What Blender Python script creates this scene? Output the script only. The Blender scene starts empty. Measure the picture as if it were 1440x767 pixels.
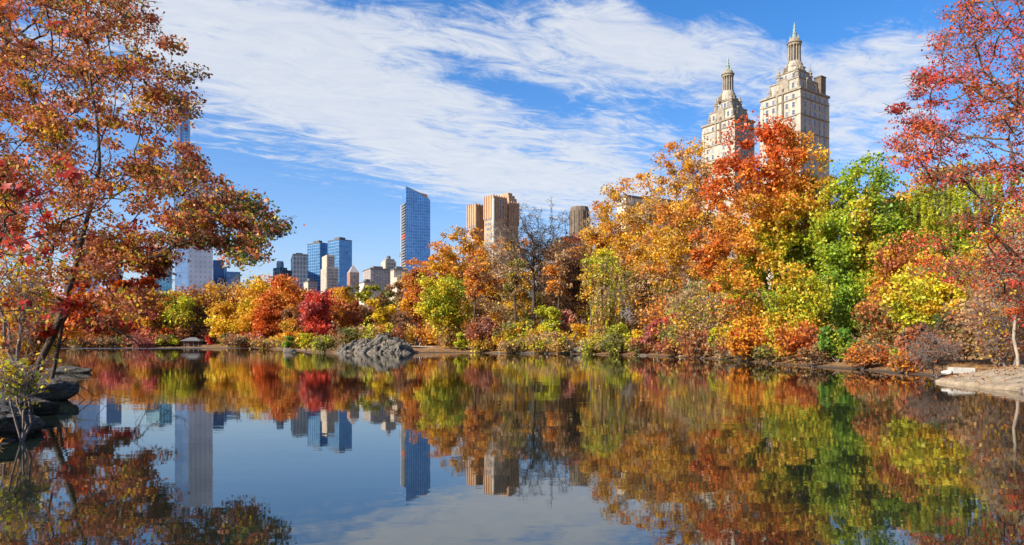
import bpy, bmesh, math, random
import numpy as np
from mathutils import Vector

SC = bpy.context.scene
COL = SC.collection
CAM_H = 1.4
F = 960.0            # focal length expressed in photo pixels (24 mm lens on 36 mm film, 1440 px wide)
CX, HY = 720.0, 484.0
rad = math.radians

def X_at(px, Y): return (px - CX) / F * Y
def Z_at(py, Y): return CAM_H - (py - HY) / F * Y

# ------------------------------------------------------------------ node helpers
def new_mat(name):
    m = bpy.data.materials.new(name); m.use_nodes = True
    nt = m.node_tree
    for n in list(nt.nodes): nt.nodes.remove(n)
    out = nt.nodes.new('ShaderNodeOutputMaterial')
    return m, nt, out

def node(nt, kind, **kw):
    n = nt.nodes.new(kind)
    for k, v in kw.items():
        if k.startswith('i_'):
            n.inputs[k[2:].replace('_', ' ')].default_value = v
        else:
            setattr(n, k, v)
    return n

def math_n(nt, op, a, b=None, c=None, clamp=False):
    n = nt.nodes.new('ShaderNodeMath'); n.operation = op; n.use_clamp = clamp
    for i, v in enumerate((a, b, c)):
        if v is None: continue
        if isinstance(v, (int, float)): n.inputs[i].default_value = v
        else: nt.links.new(v, n.inputs[i])
    return n.outputs[0]

def ramp(nt, fac, stops):
    r = nt.nodes.new('ShaderNodeValToRGB')
    els = r.color_ramp.elements
    while len(els) < len(stops): els.new(0.5)
    for e, (p, c) in zip(els, stops):
        e.position = p; e.color = (c[0], c[1], c[2], 1)
    nt.links.new(fac, r.inputs[0])
    return r.outputs[0]

def rough_mat(name, stops, scale=1.0, rough=0.85, bump=0.3, bump_scale=None, stretch=(1, 1, 1), detail=8, spec=0.3, bdist=0.05):
    m, nt, out = new_mat(name)
    tc = node(nt, 'ShaderNodeTexCoord')
    mp = node(nt, 'ShaderNodeMapping'); mp.inputs['Scale'].default_value = stretch
    nt.links.new(tc.outputs['Object'], mp.inputs[0])
    nz = node(nt, 'ShaderNodeTexNoise', i_Scale=scale, i_Detail=detail, i_Roughness=0.65)
    nt.links.new(mp.outputs[0], nz.inputs['Vector'])
    b = node(nt, 'ShaderNodeBsdfPrincipled', i_Roughness=rough)
    b.inputs['Specular IOR Level'].default_value = spec
    nt.links.new(ramp(nt, nz.outputs['Fac'], stops), b.inputs['Base Color'])
    if bump:
        nb = node(nt, 'ShaderNodeTexNoise', i_Scale=bump_scale or scale * 3, i_Detail=6, i_Roughness=0.6)
        nt.links.new(mp.outputs[0], nb.inputs['Vector'])
        bp = node(nt, 'ShaderNodeBump', i_Strength=bump, i_Distance=bdist)
        nt.links.new(nb.outputs['Fac'], bp.inputs['Height'])
        nt.links.new(bp.outputs[0], b.inputs['Normal'])
    nt.links.new(b.outputs[0], out.inputs[0])
    return m

def facade(name, glass, glass2, frame, bw, bh, mortar, metallic=0.45, rough=0.22):
    m, nt, out = new_mat(name)
    uv = node(nt, 'ShaderNodeUVMap')
    br = node(nt, 'ShaderNodeTexBrick'); br.offset = 0.0; br.squash = 1.0
    br.inputs['Color1'].default_value = (*glass, 1); br.inputs['Color2'].default_value = (*glass2, 1)
    br.inputs['Mortar'].default_value = (*frame, 1)
    br.inputs['Scale'].default_value = 1.0
    br.inputs['Mortar Size'].default_value = mortar
    br.inputs['Mortar Smooth'].default_value = 0.1
    br.inputs['Bias'].default_value = 0.0
    br.inputs['Brick Width'].default_value = bw; br.inputs['Row Height'].default_value = bh
    nt.links.new(uv.outputs[0], br.inputs['Vector'])
    tc = node(nt, 'ShaderNodeTexCoord')
    nz = node(nt, 'ShaderNodeTexNoise', i_Scale=0.035, i_Detail=3)
    nt.links.new(tc.outputs['Object'], nz.inputs['Vector'])
    mx = node(nt, 'ShaderNodeMix', data_type='RGBA', blend_type='MULTIPLY'); mx.inputs[0].default_value = 0.55
    nt.links.new(br.outputs['Color'], mx.inputs[6])
    nt.links.new(ramp(nt, nz.outputs['Fac'], [(0.3, (0.6, 0.65, 0.7)), (0.7, (1.3, 1.25, 1.2))]), mx.inputs[7])
    b = node(nt, 'ShaderNodeBsdfPrincipled', i_Roughness=rough, i_Metallic=metallic)
    nt.links.new(mx.outputs[2], b.inputs['Base Color'])
    mt = math_n(nt, 'MULTIPLY', math_n(nt, 'SUBTRACT', 1.0, br.outputs['Fac']), metallic)
    nt.links.new(mt, b.inputs['Metallic'])
    ro = math_n(nt, 'ADD', math_n(nt, 'MULTIPLY', br.outputs['Fac'], 0.6 - rough), rough)
    nt.links.new(ro, b.inputs['Roughness'])
    nt.links.new(b.outputs[0], out.inputs[0])
    return m

def leaf_material():
    m, nt, out = new_mat('autumn_leaf')
    at = node(nt, 'ShaderNodeAttribute', attribute_name='leaf_colour')
    d = node(nt, 'ShaderNodeBsdfDiffuse')
    t = node(nt, 'ShaderNodeBsdfTranslucent')
    g = node(nt, 'ShaderNodeBsdfGlossy', i_Roughness=0.45)
    g.inputs['Color'].default_value = (0.5, 0.5, 0.5, 1)
    nt.links.new(at.outputs['Color'], d.inputs['Color'])
    nt.links.new(at.outputs['Color'], t.inputs['Color'])
    mx = node(nt, 'ShaderNodeMixShader'); mx.inputs[0].default_value = 0.42
    nt.links.new(d.outputs[0], mx.inputs[1]); nt.links.new(t.outputs[0], mx.inputs[2])
    m2 = node(nt, 'ShaderNodeMixShader'); m2.inputs[0].default_value = 0.035
    nt.links.new(mx.outputs[0], m2.inputs[1]); nt.links.new(g.outputs[0], m2.inputs[2])
    nt.links.new(m2.outputs[0], out.inputs[0])
    return m

M = {}
M['leaf'] = leaf_material()
M['bark'] = rough_mat('dark_bark', [(0.3, (0.035, 0.025, 0.018)), (0.7, (0.11, 0.08, 0.055))], 6, 0.9, 0.6, 14, (1, 1, 0.25))
M['bark_mid'] = rough_mat('brown_bark', [(0.3, (0.09, 0.062, 0.042)), (0.7, (0.21, 0.15, 0.10))], 5, 0.9, 0.5, 12, (1, 1, 0.25))
M['bark_pale'] = rough_mat('pale_bark', [(0.3, (0.20, 0.16, 0.11)), (0.5, (0.34, 0.28, 0.2)), (0.7, (0.46, 0.40, 0.31))], 3, 0.85, 0.3, 9, (1, 1, 0.4))
M['twig'] = rough_mat('grey_twig', [(0.3, (0.13, 0.10, 0.08)), (0.7, (0.26, 0.2, 0.16))], 5, 0.9, 0)
def wet_edge(m):
    nt = m.node_tree
    b = next(n for n in nt.nodes if n.type == 'BSDF_PRINCIPLED')
    src = b.inputs['Base Color'].links[0].from_socket
    g = node(nt, 'ShaderNodeNewGeometry'); sp = node(nt, 'ShaderNodeSeparateXYZ'); nt.links.new(g.outputs['Position'], sp.inputs[0])
    f = math_n(nt, 'MULTIPLY', math_n(nt, 'SUBTRACT', sp.outputs[2], 0.02), 6.0, clamp=True)
    mx = node(nt, 'ShaderNodeMix', data_type='RGBA'); nt.links.new(f, mx.inputs[0]); mx.inputs[6].default_value = (0.05, 0.037, 0.024, 1)
    nt.links.new(src, mx.inputs[7]); nt.links.new(mx.outputs[2], b.inputs['Base Color'])
M['ground'] = rough_mat('leaf_litter_ground', [(0.25, (0.06, 0.04, 0.022)), (0.42, (0.16, 0.09, 0.04)), (0.55, (0.27, 0.14, 0.05)), (0.75, (0.22, 0.17, 0.07))], 1.6, 0.95, 0.5, 9, detail=12)
wet_edge(M['ground'])
M['path'] = rough_mat('tan_path', [(0.3, (0.30, 0.22, 0.14)), (0.7, (0.42, 0.33, 0.23))], 1.5, 0.95, 0.3, 9)
M['rock'] = rough_mat('grey_schist', [(0.28, (0.06, 0.055, 0.05)), (0.45, (0.11, 0.092, 0.066)), (0.6, (0.21, 0.175, 0.125)), (0.75, (0.36, 0.305, 0.225))], 1.3, 0.85, 0.9, 3.5, (1.0, 1.0, 2.2), bdist=0.12)
M['rock_dark'] = rough_mat('dark_wet_rock', [(0.3, (0.03, 0.028, 0.024)), (0.5, (0.10, 0.088, 0.07)), (0.62, (0.16, 0.14, 0.10)), (0.75, (0.15, 0.155, 0.07))], 2.2, 0.75, 1.0, 5, (1.0, 2.5, 3.2), bdist=0.16)
M['rock_sand'] = rough_mat('sandy_rock', [(0.3, (0.12, 0.085, 0.05)), (0.42, (0.25, 0.185, 0.11)), (0.55, (0.34, 0.26, 0.165)), (0.72, (0.41, 0.325, 0.215))], 2.2, 0.9, 0.9, 4, (1, 1, 1), bdist=0.08)
M['concrete'] = rough_mat('pale_concrete', [(0.3, (0.36, 0.33, 0.26)), (0.5, (0.48, 0.45, 0.38)), (0.7, (0.55, 0.52, 0.45))], 4, 0.9, 0.2, 14)
M['stone'] = rough_mat('cream_limestone', [(0.28, (0.20, 0.17, 0.125)), (0.45, (0.36, 0.32, 0.245)), (0.6, (0.44, 0.395, 0.31)), (0.75, (0.49, 0.445, 0.36))], 0.6, 0.85, 0.2, 2, (1, 1, 0.22))
M['stone_trim'] = rough_mat('weathered_limestone_trim', [(0.3, (0.16, 0.13, 0.09)), (0.7, (0.36, 0.31, 0.23))], 0.6, 0.85, 0.2, 3)
M['cream'] = rough_mat('cream_brick', [(0.3, (0.50, 0.42, 0.31)), (0.7, (0.62, 0.54, 0.42))], 0.2, 0.9, 0.1, 2)
M['beige'] = rough_mat('beige_brick', [(0.3, (0.36, 0.30, 0.225)), (0.7, (0.50, 0.42, 0.32))], 0.15, 0.9, 0.1, 2)
M['greybrick'] = rough_mat('grey_brick', [(0.3, (0.25, 0.22, 0.2)), (0.7, (0.36, 0.32, 0.29))], 0.15, 0.9, 0.1, 2)
M['brown'] = rough_mat('tan_brown_brick', [(0.3, (0.38, 0.225, 0.12)), (0.5, (0.46, 0.285, 0.16)), (0.7, (0.54, 0.35, 0.21))], 0.12, 0.9, 0.1, 2)
M['redbrick'] = rough_mat('red_brown_brick', [(0.3, (0.24, 0.125, 0.085)), (0.7, (0.36, 0.20, 0.14))], 0.15, 0.9, 0.1, 2)
M['darkbrick'] = rough_mat('dark_olive_brick', [(0.3, (0.10, 0.075, 0.05)), (0.7, (0.20, 0.155, 0.11))], 0.5, 0.9, 0.2, 2)
M['roofgrey'] = rough_mat('grey_roof', [(0.3, (0.09, 0.085, 0.08)), (0.7, (0.18, 0.172, 0.165))], 2, 0.85, 0.2, 9)
M['copper'] = rough_mat('green_copper', [(0.3, (0.16, 0.22, 0.18)), (0.7, (0.34, 0.42, 0.36))], 2, 0.7, 0.2, 5)
M['wood'] = rough_mat('weathered_wood', [(0.3, (0.10, 0.075, 0.055)), (0.7, (0.24, 0.19, 0.15))], 3, 0.85, 0.2, 12)
M['winglass'] = rough_mat('window_glass', [(0.3, (0.03, 0.045, 0.07)), (0.7, (0.10, 0.14, 0.2))], 0.3, 0.15, 0, spec=0.6)
M['winmid'] = rough_mat('window_glass_lighter', [(0.3, (0.08, 0.11, 0.15)), (0.7, (0.16, 0.21, 0.28))], 0.3, 0.15, 0, spec=0.6)
M['winblind'] = rough_mat('window_with_blind', [(0.3, (0.22, 0.21, 0.19)), (0.7, (0.34, 0.32, 0.28))], 0.5, 0.5, 0)
M['winpale'] = rough_mat('window_frame_paint', [(0.3, (0.42, 0.38, 0.32)), (0.7, (0.55, 0.5, 0.42))], 1, 0.8, 0)
M['steel'] = rough_mat('galvanised_steel', [(0.3, (0.45, 0.47, 0.5)), (0.7, (0.62, 0.64, 0.66))], 0.5, 0.5, 0)
M['slab'] = rough_mat('concrete_slab_edge', [(0.3, (0.12, 0.13, 0.13)), (0.7, (0.30, 0.31, 0.30))], 0.3, 0.8, 0)
M['orange_net'] = rough_mat('orange_netting', [(0.3, (0.5, 0.12, 0.06)), (0.7, (0.62, 0.2, 0.1))], 0.4, 0.8, 0)
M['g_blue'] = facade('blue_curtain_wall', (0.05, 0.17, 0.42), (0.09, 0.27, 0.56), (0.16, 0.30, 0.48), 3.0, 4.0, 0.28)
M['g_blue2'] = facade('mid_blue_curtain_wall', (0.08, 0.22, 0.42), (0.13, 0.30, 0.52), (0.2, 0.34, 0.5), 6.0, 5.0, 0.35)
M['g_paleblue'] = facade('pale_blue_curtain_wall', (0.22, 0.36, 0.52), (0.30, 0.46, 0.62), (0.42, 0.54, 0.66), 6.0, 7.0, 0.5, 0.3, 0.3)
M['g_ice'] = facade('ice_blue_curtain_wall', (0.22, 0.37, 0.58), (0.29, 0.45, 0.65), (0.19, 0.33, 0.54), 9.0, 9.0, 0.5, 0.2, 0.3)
M['g_teal'] = facade('teal_curtain_wall', (0.06, 0.19, 0.26), (0.13, 0.32, 0.38), (0.27, 0.42, 0.46), 5.0, 6.0, 0.6)
M['g_grey'] = facade('grey_slab_wall', (0.05, 0.09, 0.14), (0.09, 0.13, 0.18), (0.17, 0.19, 0.22), 4.6, 6.5, 0.9, 0.3, 0.3)
M['g_slate'] = facade('slate_blue_wall', (0.17, 0.25, 0.40), (0.22, 0.31, 0.47), (0.20, 0.29, 0.44), 5.0, 8.0, 0.6, 0.2, 0.4)
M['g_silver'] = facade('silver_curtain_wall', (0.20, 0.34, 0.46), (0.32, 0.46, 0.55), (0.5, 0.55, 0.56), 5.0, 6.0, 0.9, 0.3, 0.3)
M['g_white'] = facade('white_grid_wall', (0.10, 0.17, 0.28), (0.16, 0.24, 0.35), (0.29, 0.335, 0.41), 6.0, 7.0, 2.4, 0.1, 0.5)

def cloth(name, c):
    return rough_mat(name, [(0.3, tuple(x * 0.75 for x in c)), (0.7, c)], 8, 0.9, 0)
M['skin'] = cloth('skin', (0.55, 0.36, 0.27)); M['hair'] = cloth('dark_hair', (0.04, 0.03, 0.025))
M['maroon'] = cloth('maroon_jacket', (0.16, 0.03, 0.05)); M['blackcloth'] = cloth('black_coat', (0.03, 0.03, 0.035))
M['paletrouser'] = cloth('pale_trousers', (0.45, 0.36, 0.3)); M['darktrouser'] = cloth('dark_trousers', (0.05, 0.05, 0.07))

# ------------------------------------------------------------------ object helpers
def link_mesh(name, verts, faces, mats, parent=None, loc=(0, 0, 0), uvs=None, fm=None, smooth=False):
    me = bpy.data.meshes.new(name)
    me.from_pydata([tuple(map(float, v)) for v in verts], [], [tuple(f) for f in faces])
    for m in (mats if isinstance(mats, (list, tuple)) else [mats]): me.materials.append(m)
    if fm is not None: me.polygons.foreach_set('material_index', fm)
    if uvs is not None:
        uvl = me.uv_layers.new(name='UVMap')
        uvl.data.foreach_set('uv', np.asarray(uvs, dtype=np.float32).ravel())
    if smooth: me.polygons.foreach_set('use_smooth', [True] * len(me.polygons))
    me.update()
    o = bpy.data.objects.new(name, me); COL.objects.link(o)
    o.location = loc
    if parent: o.parent = parent
    return o

def np_quads(name, V, Fq, mat, parent=None, loc=(0, 0, 0), colours=None, smooth=False):
    """V (n,3), Fq (m,k) -> mesh; optional per-face colours"""
    V = np.ascontiguousarray(V, dtype=np.float32); Fq = np.ascontiguousarray(Fq, dtype=np.int32)
    me = bpy.data.meshes.new(name)
    k = Fq.shape[1]
    me.vertices.add(len(V)); me.vertices.foreach_set('co', V.ravel())
    me.loops.add(Fq.size); me.loops.foreach_set('vertex_index', Fq.ravel())
    me.polygons.add(len(Fq))
    me.polygons.foreach_set('loop_start', np.arange(0, Fq.size, k, dtype=np.int32))
    me.update(calc_edges=True)
    if smooth: me.polygons.foreach_set('use_smooth', np.ones(len(Fq), dtype=bool))
    me.materials.append(mat)
    if colours is not None:
        a = me.attributes.new('leaf_colour', 'FLOAT_COLOR', 'FACE')
        c = np.ones((len(Fq), 4), dtype=np.float32); c[:, :3] = colours
        a.data.foreach_set('color', c.ravel())
    me.validate()
    o = bpy.data.objects.new(name, me); COL.objects.link(o)
    o.location = loc
    if parent: o.parent = parent
    return o

def tag(o, label, cat, group=None, kind=None):
    o['label'] = label; o['category'] = cat
    if group: o['group'] = group
    if kind: o['kind'] = kind
    return o

def thing(name, label, cat, loc, group=None):
    o = bpy.data.objects.new(name, None); COL.objects.link(o)
    o.empty_display_size = 0.3; o.location = loc
    return tag(o, label, cat, group)

# ------------------------------------------------------------------ lake, terrain
LAKE = np.array([(9.5, -3), (12.2, 6), (13.6, 13), (14.6, 19), (15.6, 24.8), (18.2, 30), (18.7, 37), (18.3, 46), (18.9, 64), (15.7, 84), (8, 96),
                 (-2, 103), (-9.5, 112), (-15, 109), (-17, 104.5), (-27, 104), (-31, 112), (-34, 119), (-38, 123), (-48, 150), (-70, 190), (-86, 238),
                 (-120, 243), (-150, 246), (-185, 250), (-230, 255), (-248, 200), (-200, 150), (-120, 90), (-60, 58), (-31, 40),
                 (-22, 33), (-16, 23), (-12.6, 16.5), (-8.2, 12), (-6.4, 8.6), (-5.8, 6), (-5.5, -3)], dtype=float)

def lake_dist(P):
    """signed distance: positive on land"""
    P = np.asarray(P, dtype=float)
    d2 = np.full(len(P), 1e18); inside = np.zeros(len(P), dtype=bool)
    n = len(LAKE)
    for i in range(n):
        a, b = LAKE[i], LAKE[(i + 1) % n]
        ab = b - a
        t = np.clip(((P - a) @ ab) / (ab @ ab), 0, 1)
        q = a + t[:, None] * ab
        d2 = np.minimum(d2, ((P - q) ** 2).sum(1))
        cond = (a[1] > P[:, 1]) != (b[1] > P[:, 1])
        with np.errstate(divide='ignore', invalid='ignore'):
            xi = a[0] + (P[:, 1] - a[1]) / (b[1] - a[1]) * (b[0] - a[0])
        inside ^= cond & (P[:, 0] < xi)
    d = np.sqrt(d2)
    return np.where(inside, -d, d)

def ground_z(P):
    P = np.atleast_2d(np.asarray(P, dtype=float))
    d = lake_dist(P)
    nz = 0.12 * np.sin(P[:, 0] * 0.9 + 1.3 * np.sin(P[:, 1] * 0.41)) + 0.10 * np.sin(P[:, 1] * 1.1 + 0.7 * P[:, 0])
    up = np.where(d < 1.5, 0.2 * d, 0.30 + 0.024 * np.minimum(d - 1.5, 120) + 0.11 * np.clip(d - 13, 0, 45)) + np.clip(d / 4, 0, 1) * nz
    dn = np.maximum(-2.0, 0.35 * d - 0.02)
    return np.where(d > 0, up, dn)
def gz(x, y): return float(ground_z([(x, y)])[0])

def build_terrain():
    xs = np.unique(np.concatenate([np.linspace(-5000, -600, 12), np.linspace(-600, -260, 18), np.linspace(-260, -60, 90), np.linspace(-60, 45, 190), np.linspace(45, 120, 40), np.linspace(120, 600, 22), np.linspace(600, 5000, 12)]))
    ys = np.unique(np.concatenate([np.linspace(-800, -20, 10), np.linspace(-20, 60, 130), np.linspace(60, 140, 110), np.linspace(140, 290, 80), np.linspace(290, 700, 25), np.linspace(700, 6000, 14)]))
    gx, gy = np.meshgrid(xs, ys)
    P = np.stack([gx.ravel(), gy.ravel()], 1)
    z = ground_z(P)
    V = np.column_stack([P, z])
    nx, ny = len(xs), len(ys)
    i = np.arange(nx - 1)[None, :] + nx * np.arange(ny - 1)[:, None]
    i = i.ravel()
    Fq = np.stack([i, i + 1, i + 1 + nx, i + nx], 1)
    o = np_quads('ground', V, Fq, M['ground'], smooth=True)
    o['kind'] = 'structure'
build_terrain()

def build_water():
    m, nt, out = new_mat('lake_water')
    tc = node(nt, 'ShaderNodeTexCoord')
    def nz(scale, stretch, detail=3):
        mp = node(nt, 'ShaderNodeMapping'); mp.inputs['Scale'].default_value = stretch
        nt.links.new(tc.outputs['Object'], mp.inputs[0])
        n = node(nt, 'ShaderNodeTexNoise', i_Scale=scale, i_Detail=detail, i_Roughness=0.5)
        nt.links.new(mp.outputs[0], n.inputs['Vector'])
        return n.outputs['Fac']
    small = nz(3.2, (0.45, 1, 1)); big = nz(0.55, (0.5, 1, 1), 2); patch = nz(0.07, (1, 0.7, 1), 2)
    h = math_n(nt, 'ADD', math_n(nt, 'MULTIPLY', small, 0.010), math_n(nt, 'MULTIPLY', big, 0.030))
    amp = math_n(nt, 'ADD', math_n(nt, 'MULTIPLY', math_n(nt, 'MULTIPLY', math_n(nt, 'SUBTRACT', patch, 0.46), 7.0, clamp=True), 0.75), 0.42)
    h = math_n(nt, 'MULTIPLY', h, amp)
    bp = node(nt, 'ShaderNodeBump', i_Strength=0.19, i_Distance=1.0)
    nt.links.new(h, bp.inputs['Height'])
    fr = node(nt, 'ShaderNodeFresnel', i_IOR=2.45)
    nt.links.new(bp.outputs[0], fr.inputs['Normal'])
    g = node(nt, 'ShaderNodeBsdfGlossy', i_Roughness=0.02)
    g.inputs['Color'].default_value = (0.98, 0.97, 0.95, 1)
    nt.links.new(bp.outputs[0], g.inputs['Normal'])
    d = node(nt, 'ShaderNodeBsdfDiffuse'); d.inputs['Color'].default_value = (0.008, 0.013, 0.009, 1)
    mx = node(nt, 'ShaderNodeMixShader')
    nt.links.new(fr.outputs[0], mx.inputs[0]); nt.links.new(d.outputs[0], mx.inputs[1]); nt.links.new(g.outputs[0], mx.inputs[2])
    nt.links.new(mx.outputs[0], out.inputs[0])
    o = link_mesh('water', [(-270, -6, 0), (30, -6, 0), (30, 265, 0), (-270, 265, 0)], [(0, 1, 2, 3)], m)
    o['kind'] = 'structure'
build_water()

# wind-ruffled strip far out on the lake: real short waves
def build_ruffle():
    rng = np.random.default_rng(5)
    xs = np.linspace(-215, -84, 420); ys = np.linspace(196, 236, 70)
    gx, gy = np.meshgrid(xs, ys)
    z = 0.012 + 0.012 * np.sin(gy * 2.1 + 2 * np.sin(gx * 0.05)) + rng.normal(0, 0.012, gx.shape)
    V = np.column_stack([gx.ravel(), gy.ravel(), z.ravel()])
    nx, ny = len(xs), len(ys)
    i = (np.arange(nx - 1)[None, :] + nx * np.arange(ny - 1)[:, None]).ravel()
    m, nt, out = new_mat('ruffled_water')
    b = node(nt, 'ShaderNodeBsdfPrincipled', i_Roughness=0.32)
    b.inputs['Base Color'].default_value = (0.03, 0.045, 0.05, 1); b.inputs['IOR'].default_value = 1.75
    nt.links.new(b.outputs[0], out.inputs[0])
    o = np_quads('ruffled_water', V, np.stack([i, i + 1, i + 1 + nx, i + nx], 1), m, smooth=True)
    o['kind'] = 'structure'
build_ruffle()

def build_path():
    pts = [(-20, 125.5), (-15, 125.5), (-10, 123.5), (-4, 120.5), (4, 117), (12, 110)]
    V, Fc = [], []
    for i, (x, y) in enumerate(pts):
        for k, off in enumerate((-1.1, 0, 1.1)):
            yy = y + off
            V.append((x, yy, gz(x, yy) + 0.06))
    for i in range(len(pts) - 1):
        for k in range(2):
            a = i * 3 + k
            Fc.append((a, a + 3, a + 4, a + 1))
    o = link_mesh('path', V, Fc, M['path']); o['kind'] = 'structure'
build_path()

# ------------------------------------------------------------------ vegetation
C = dict(orange=(.70, .265, .03), deep=(.62, .135, .02), red=(.50, .05, .03), scarlet=(.74, .10, .05), yellow=(.78, .54, .03), gold=(.74, .40, .03),
         ygreen=(.50, .49, .03), lime=(.30, .38, .03), green=(.13, .25, .03), olive=(.24, .22, .05), brown=(.29, .14, .055), tan=(.46, .29, .13),
         rust=(.46, .15, .05), pink=(.56, .13, .10), dkgreen=(.06, .10, .02), dkred=(.25, .03, .03), umber=(.15, .08, .035), mauve=(.44, .20, .13))
def pal(spec):
    """'orange3 gold1' -> colours, weights"""
    cs, ws = [], []
    for tok in spec.split():
        k = tok.rstrip('0123456789'); w = tok[len(k):] or '1'
        cs.append(C[k]); ws.append(float(w))
    w = np.array(ws); return np.array(cs), w / w.sum()

def unit(v): return v / np.maximum(np.linalg.norm(v, axis=-1, keepdims=True), 1e-9)

def leaf_mesh(name, cen, size, colours, parent, rng, shape='leaf', up=0.25):
    n = len(cen)
    u = unit(rng.normal(size=(n, 3)) + np.array([0, 0, -0.35]))
    w = unit(rng.normal(size=(n, 3)) + np.array([0, 0, up]))
    v = unit(np.cross(w, u)); w = unit(np.cross(u, v))
    s = (size * rng.uniform(0.65, 1.35, n))[:, None]
    if shape == 'leaf':
        pts = [(-.5, 0, 0), (-.05, .36, .07), (.5, 0, -.05), (-.05, -.36, .07)]
        prof = [[0, 1, 2, 3]]
    elif shape == 'slim':
        pts = [(-.5, 0, 0), (0, .17, .03), (.5, 0, -.05), (0, -.17, .03)]
        prof = [[0, 1, 2, 3]]
    elif shape == 'star':
        pts = [(0, 0, .05)]
        for k in range(5):
            a = rad(-120 + 60 * k); b = a + rad(30)
            L = (.42, .58, .7, .58, .42)[k]
            pts.append((L * math.cos(a), L * math.sin(a), -.04))
            if k < 4: pts.append((.2 * math.cos(b), .2 * math.sin(b), .0))
        pts.append((-.25, 0, 0))
        prof = [[0, 10, 1, 2], [0, 2, 3, 4], [0, 4, 5, 6], [0, 6, 7, 8], [0, 8, 9, 10]]
    pts = np.array(pts); k = len(pts)
    V = (cen[:, None, :] + s[:, None] * (pts[None, :, 0:1] * u[:, None] + pts[None, :, 1:2] * v[:, None] + pts[None, :, 2:3] * w[:, None])).reshape(-1, 3)
    Fq = (np.arange(n)[:, None, None] * k + np.array(prof)[None]).reshape(-1, 4)
    cc = np.repeat(colours, len(prof), axis=0)
    return np_quads(name, V, Fq, M['leaf'], parent, colours=cc)

def tubes(name, p0, p1, r0, r1, mat, parent, sides=5):
    n = len(p0)
    d = unit(p1 - p0)
    ref = np.where(np.abs(d[:, 2:3]) > 0.9, np.array([[1.0, 0, 0]]), np.array([[0, 0, 1.0]]))
    a = unit(np.cross(d, ref)); b = np.cross(d, a)
    e0 = p0 - d * (r0 * 0.3)[:, None]; e1 = p1 + d * (r1 * 0.3)[:, None]
    ang = np.arange(sides) * 2 * math.pi / sides
    ca, sa = np.cos(ang), np.sin(ang)
    ring = a[:, None] * ca[None, :, None] + b[:, None] * sa[None, :, None]
    V0 = e0[:, None] + ring * r0[:, None, None]; V1 = e1[:, None] + ring * r1[:, None, None]
    V = np.concatenate([V0, V1], 1).reshape(-1, 3)
    j = np.arange(sides); jn = (j + 1) % sides
    f = np.stack([j, jn, jn + sides, j + sides], 1)
    Fq = (np.arange(n)[:, None, None] * (2 * sides) + f[None]).reshape(-1, 4)
    return np_quads(name, V, Fq, mat, parent, smooth=True)

def grow(trunk, attr, rng, r_trunk, r_tip, wiggle=0.12, asc=1.0, segs=4):
    """connect attractor points to a trunk polyline; returns node positions, parents, radii, tip node ids"""
    cap = len(trunk) + len(attr) * segs + 5
    N = np.zeros((cap, 3)); par = np.full(cap, -1); pl = np.zeros(cap)
    n = 0
    for p in trunk:
        N[n] = p
        if n: par[n] = n - 1; pl[n] = pl[n - 1] + np.linalg.norm(N[n] - N[n - 1])
        n += 1
    nt = n
    tips = []
    top = np.array(trunk)
    dd = np.min(np.linalg.norm(attr[:, None] - top[None], axis=2), axis=1)
    lo = max(1, int(nt * 0.3))
    for k in np.argsort(dd):
        p = attr[k]
        v = p - N[lo:n]
        dist = np.linalg.norm(v, axis=1)
        hd = np.linalg.norm(v[:, :2], axis=1)
        cost = dist + 0.28 * pl[lo:n] + asc * np.maximum(0, 0.45 * hd - v[:, 2])
        j = lo + int(np.argmin(cost))
        q = N[j]; L = np.linalg.norm(p - q)
        ctrl = q + (p - q) * 0.5 + np.array([0, 0, 0.10 * L * asc]) + rng.normal(0, wiggle * L * 0.6, 3)
        last = j
        for s in range(1, segs + 1):
            t = s / segs
            x = (1 - t) ** 2 * q + 2 * t * (1 - t) * ctrl + t * t * p
            if s < segs: x = x + rng.normal(0, wiggle * L / segs * 0.5, 3)
            N[n] = x; par[n] = last; pl[n] = pl[last] + np.linalg.norm(x - N[last]); last = n; n += 1
        tips.append(last)
    N, par = N[:n], par[:n]
    cnt = np.zeros(n); cnt[tips] = 1
    for i in range(n - 1, 0, -1): cnt[par[i]] += cnt[i]
    cnt = np.maximum(cnt, 1)
    e = math.log(max(r_trunk / r_tip, 1.5)) / math.log(max(cnt[0], 2))
    r = r_tip * cnt ** e
    tl = np.linspace(1.0, 0.0, nt)
    r[:nt] = np.maximum(r[:nt], r_trunk * (0.25 + 0.75 * tl)) if nt > 1 else r[:nt]
    r[0] = max(r[0], r_trunk) * 1.35
    return N, par, r, np.array(tips)

def crown_points(rng, n, cen, ax, power=2.1, voids=4, flat=0.0):
    ph = rng.uniform(0, 6.28, 6); fr = rng.integers(1, 4, 6)
    vc = unit(rng.normal(size=(voids, 3))) * rng.uniform(0.55, 1.0, (voids, 1)); vr = rng.uniform(0.18, 0.34, voids)
    out = []
    while len(out) < n:
        d = unit(rng.normal(size=3))
        az = math.atan2(d[1], d[0]); el = math.asin(d[2])
        mod = 1 + 0.13 * math.sin(fr[0] * az + ph[0]) + 0.10 * math.sin(fr[1] * 2 * az + 3 * el + ph[1]) + 0.09 * math.sin(5 * el + ph[2] + fr[2] * az)
        r = rng.random() ** (1 / power)
        if d[2] < 0: mod *= 0.92
        p = d * r * mod
        if any(np.linalg.norm(p - vc[i]) < vr[i] for i in range(voids)) and rng.random() < 0.85: continue
        out.append(cen + p * ax)
    return np.array(out)

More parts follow.
